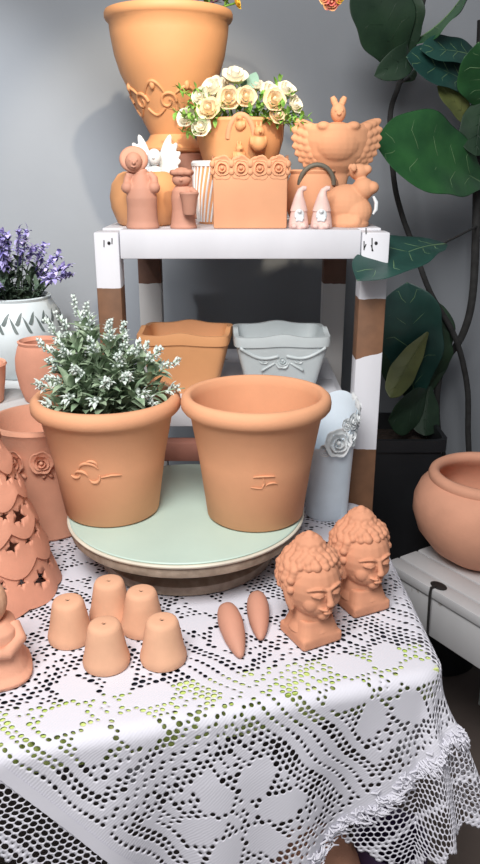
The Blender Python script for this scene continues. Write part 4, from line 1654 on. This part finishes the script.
FL = [  # base px, tip px, base depth, tip depth, width m, material, side vector, bend
    ((398, 72), (362, -30), 1.78, 1.68, .135, 'fic_dark', (1, .4, .1), .08),
    ((402, 50), (374, 76), 1.76, 1.66, .06, 'fic_dark', (.3, .6, 1), .3),
    ((405, 62), (398, -20), 1.78, 1.72, .10, 'fic_dark', (1, -.3, 0), .05),
    ((410, 44), (474, -22), 1.78, 1.68, .15, 'fic_green', (1, .25, 1), .08),
    ((484, 60), (420, 49), 1.80, 1.68, .058, 'fic_teal', (0, .5, 1), .06),
    ((480, 92), (406, 57), 1.80, 1.68, .085, 'fic_teal', (0, .4, 1), .05),
    ((490, 108), (478, 42), 1.78, 1.66, .115, 'fic_green', (1, .2, 0), .05),
    ((474, 134), (437, 86), 1.80, 1.72, .05, 'fic_old', (.6, .5, 1), .08),
    ((486, 90), (476, 156), 1.76, 1.72, .085, 'fic_dark', (1, .3, 0), .05),
    ((484, 184), (374, 142), 1.80, 1.60, .165, 'fic_green', (.1, .40, 1), .05),
    ((446, 244), (357, 281), 1.50, 1.235, .10, 'fic_teal', (.05, 1, .30), .05),
    ((414, 404), (407, 282), 1.80, 1.74, .155, 'fic_teal', (1, -.15, 0), .04),
    ((422, 404), (428, 298), 1.82, 1.79, .13, 'fic_dark', (1, .3, 0), .04),
    ((428, 332), (390, 398), 1.72, 1.68, .065, 'fic_old', (1, .2, .6), .06),
    ((424, 394), (384, 336), 1.83, 1.76, .12, 'fic_dark', (1, .2, .4), .05),
    ((428, 392), (388, 420), 1.80, 1.70, .12, 'fic_dark', (.5, .3, 1), .06),
    ((430, 385), (425, 436), 1.80, 1.74, .08, 'fic_dark', (1, .2, .1), .06),
    ((404, 82), (416, 70), 1.77, 1.76, .026, 'fic_dark', (.5, .2, 1), .1),
    ((436, 384), (430, 326), 1.82, 1.76, .09, 'fic_dark', (1, .4, 0), .06),
]
for i, (b0, t0, yb, yt, w, mm, sd2, bend) in enumerate(FL):
    pb, pt = at(b0[0], b0[1], yb) - fo, at(t0[0], t0[1], yt) - fo
    mb = MB()
    rows = leafmesh(mb, pb, pt, w, side=sd2, bend=bend, fold=.34 if mm == 'fic_green' and w > .16 else .2, nu=18, shape='fiddle', wave=.025, seed=i)
    lf = mb.build('leaf', M[mm], fic, angle=None, normals=False)
    so = lf.modifiers.new('t', 'SOLIDIFY')
    so.thickness = .0008
    so.offset = 0
    ss = lf.modifiers.new('s', 'SUBSURF')
    ss.levels = ss.render_levels = 1
    mb = MB()
    mid = [r[len(r) // 2] for r in rows]
    mb.tube(mid, [.0019 - .0014 * k / (len(mid) - 1) for k in range(len(mid))], n=6)
    for k in range(3, len(rows) - 3, 3):
        for e in (1, 7):
            q = [rows[k][4], rows[min(k + 1, len(rows) - 1)][3 if e == 1 else 5], rows[min(k + 2, len(rows) - 1)][2 if e == 1 else 6], rows[min(k + 2, len(rows) - 1)][e]]
            mb.tube(q, [.001, .0008, .0006, .0003], n=5)
    mb.build('midrib', M['fic_rib'] if mm in ('fic_teal', 'fic_green') else M[mm], lf, angle=None)

# ------------------------------------------------------------------ things under the cloth at the bottom
o = MB().lathe([(0, 0), (.07, 0), (.076, .006), (.09, .12), (.098, .22), (.094, .262), (.08, .285), (.05, .298), (0, .302)], n=56).build('clay_jar', M['clay_pink'], None, loc=(.115, .83, 0))
o.scale = (.72, .72, 1.24)
tag(o, 'rounded pinkish clay jar on the floor showing just below the lace hem', 'jar')
o = MB().lathe([(0, 0), (.05, 0), (.055, .006), (.062, .12), (.066, .24), (.07, .27), (.066, .28), (.058, .275), (.05, .02), (0, .015)], n=48).build('purple_pot', M['purple'], None, loc=(.225, .85, 0))
o.scale = (.8, .8, 1.32)
tag(o, 'dark purple glazed pot on the floor right of the clay jar', 'pot')

# ------------------------------------------------------------------ light
w = bpy.data.worlds.new('world')
scene.world = w
w.use_nodes = True
bg = w.node_tree.nodes['Background']
bg.inputs[0].default_value = (.93, .96, 1.0, 1)
bg.inputs[1].default_value = 0.4


def area(name, loc, target, size, power, color, sy=None):
    l = bpy.data.lights.new(name, 'AREA')
    l.energy = power
    l.color = color
    l.size = size
    if sy:
        l.shape = 'RECTANGLE'
        l.size_y = sy
    o = bpy.data.objects.new(name, l)
    COL.objects.link(o)
    o.location = loc
    o.rotation_euler = (Vector(target) - Vector(loc)).to_track_quat('-Z', 'Y').to_euler()
    return o


def spot(name, loc, target, power, color, ang, blend, rad):
    l = bpy.data.lights.new(name, 'SPOT')
    l.energy = power
    l.color = color
    l.spot_size = R(ang)
    l.spot_blend = blend
    l.shadow_soft_size = rad
    o = bpy.data.objects.new(name, l)
    COL.objects.link(o)
    o.location = loc
    o.rotation_euler = (Vector(target) - Vector(loc)).to_track_quat('-Z', 'Y').to_euler()
    return o


area('daylight_panel', (-.25, .0, 2.19), (0, 1.15, .8), 0.75, 41, (1.0, .98, .96))
spot('rail_spot', (.28, .30, 2.35), (-.12, 1.62, 1.44), 92, (1, .85, .65), 26, .5, .03)
spot('wall_spot', (-.95, .45, 2.5), (-.86, 1.98, 1.0), 165, (.97, .98, 1.0), 42, .6, .04)

scene.view_settings.view_transform = 'Standard'
scene.view_settings.look = 'None'
scene.view_settings.exposure = 0
scene.view_settings.gamma = 1
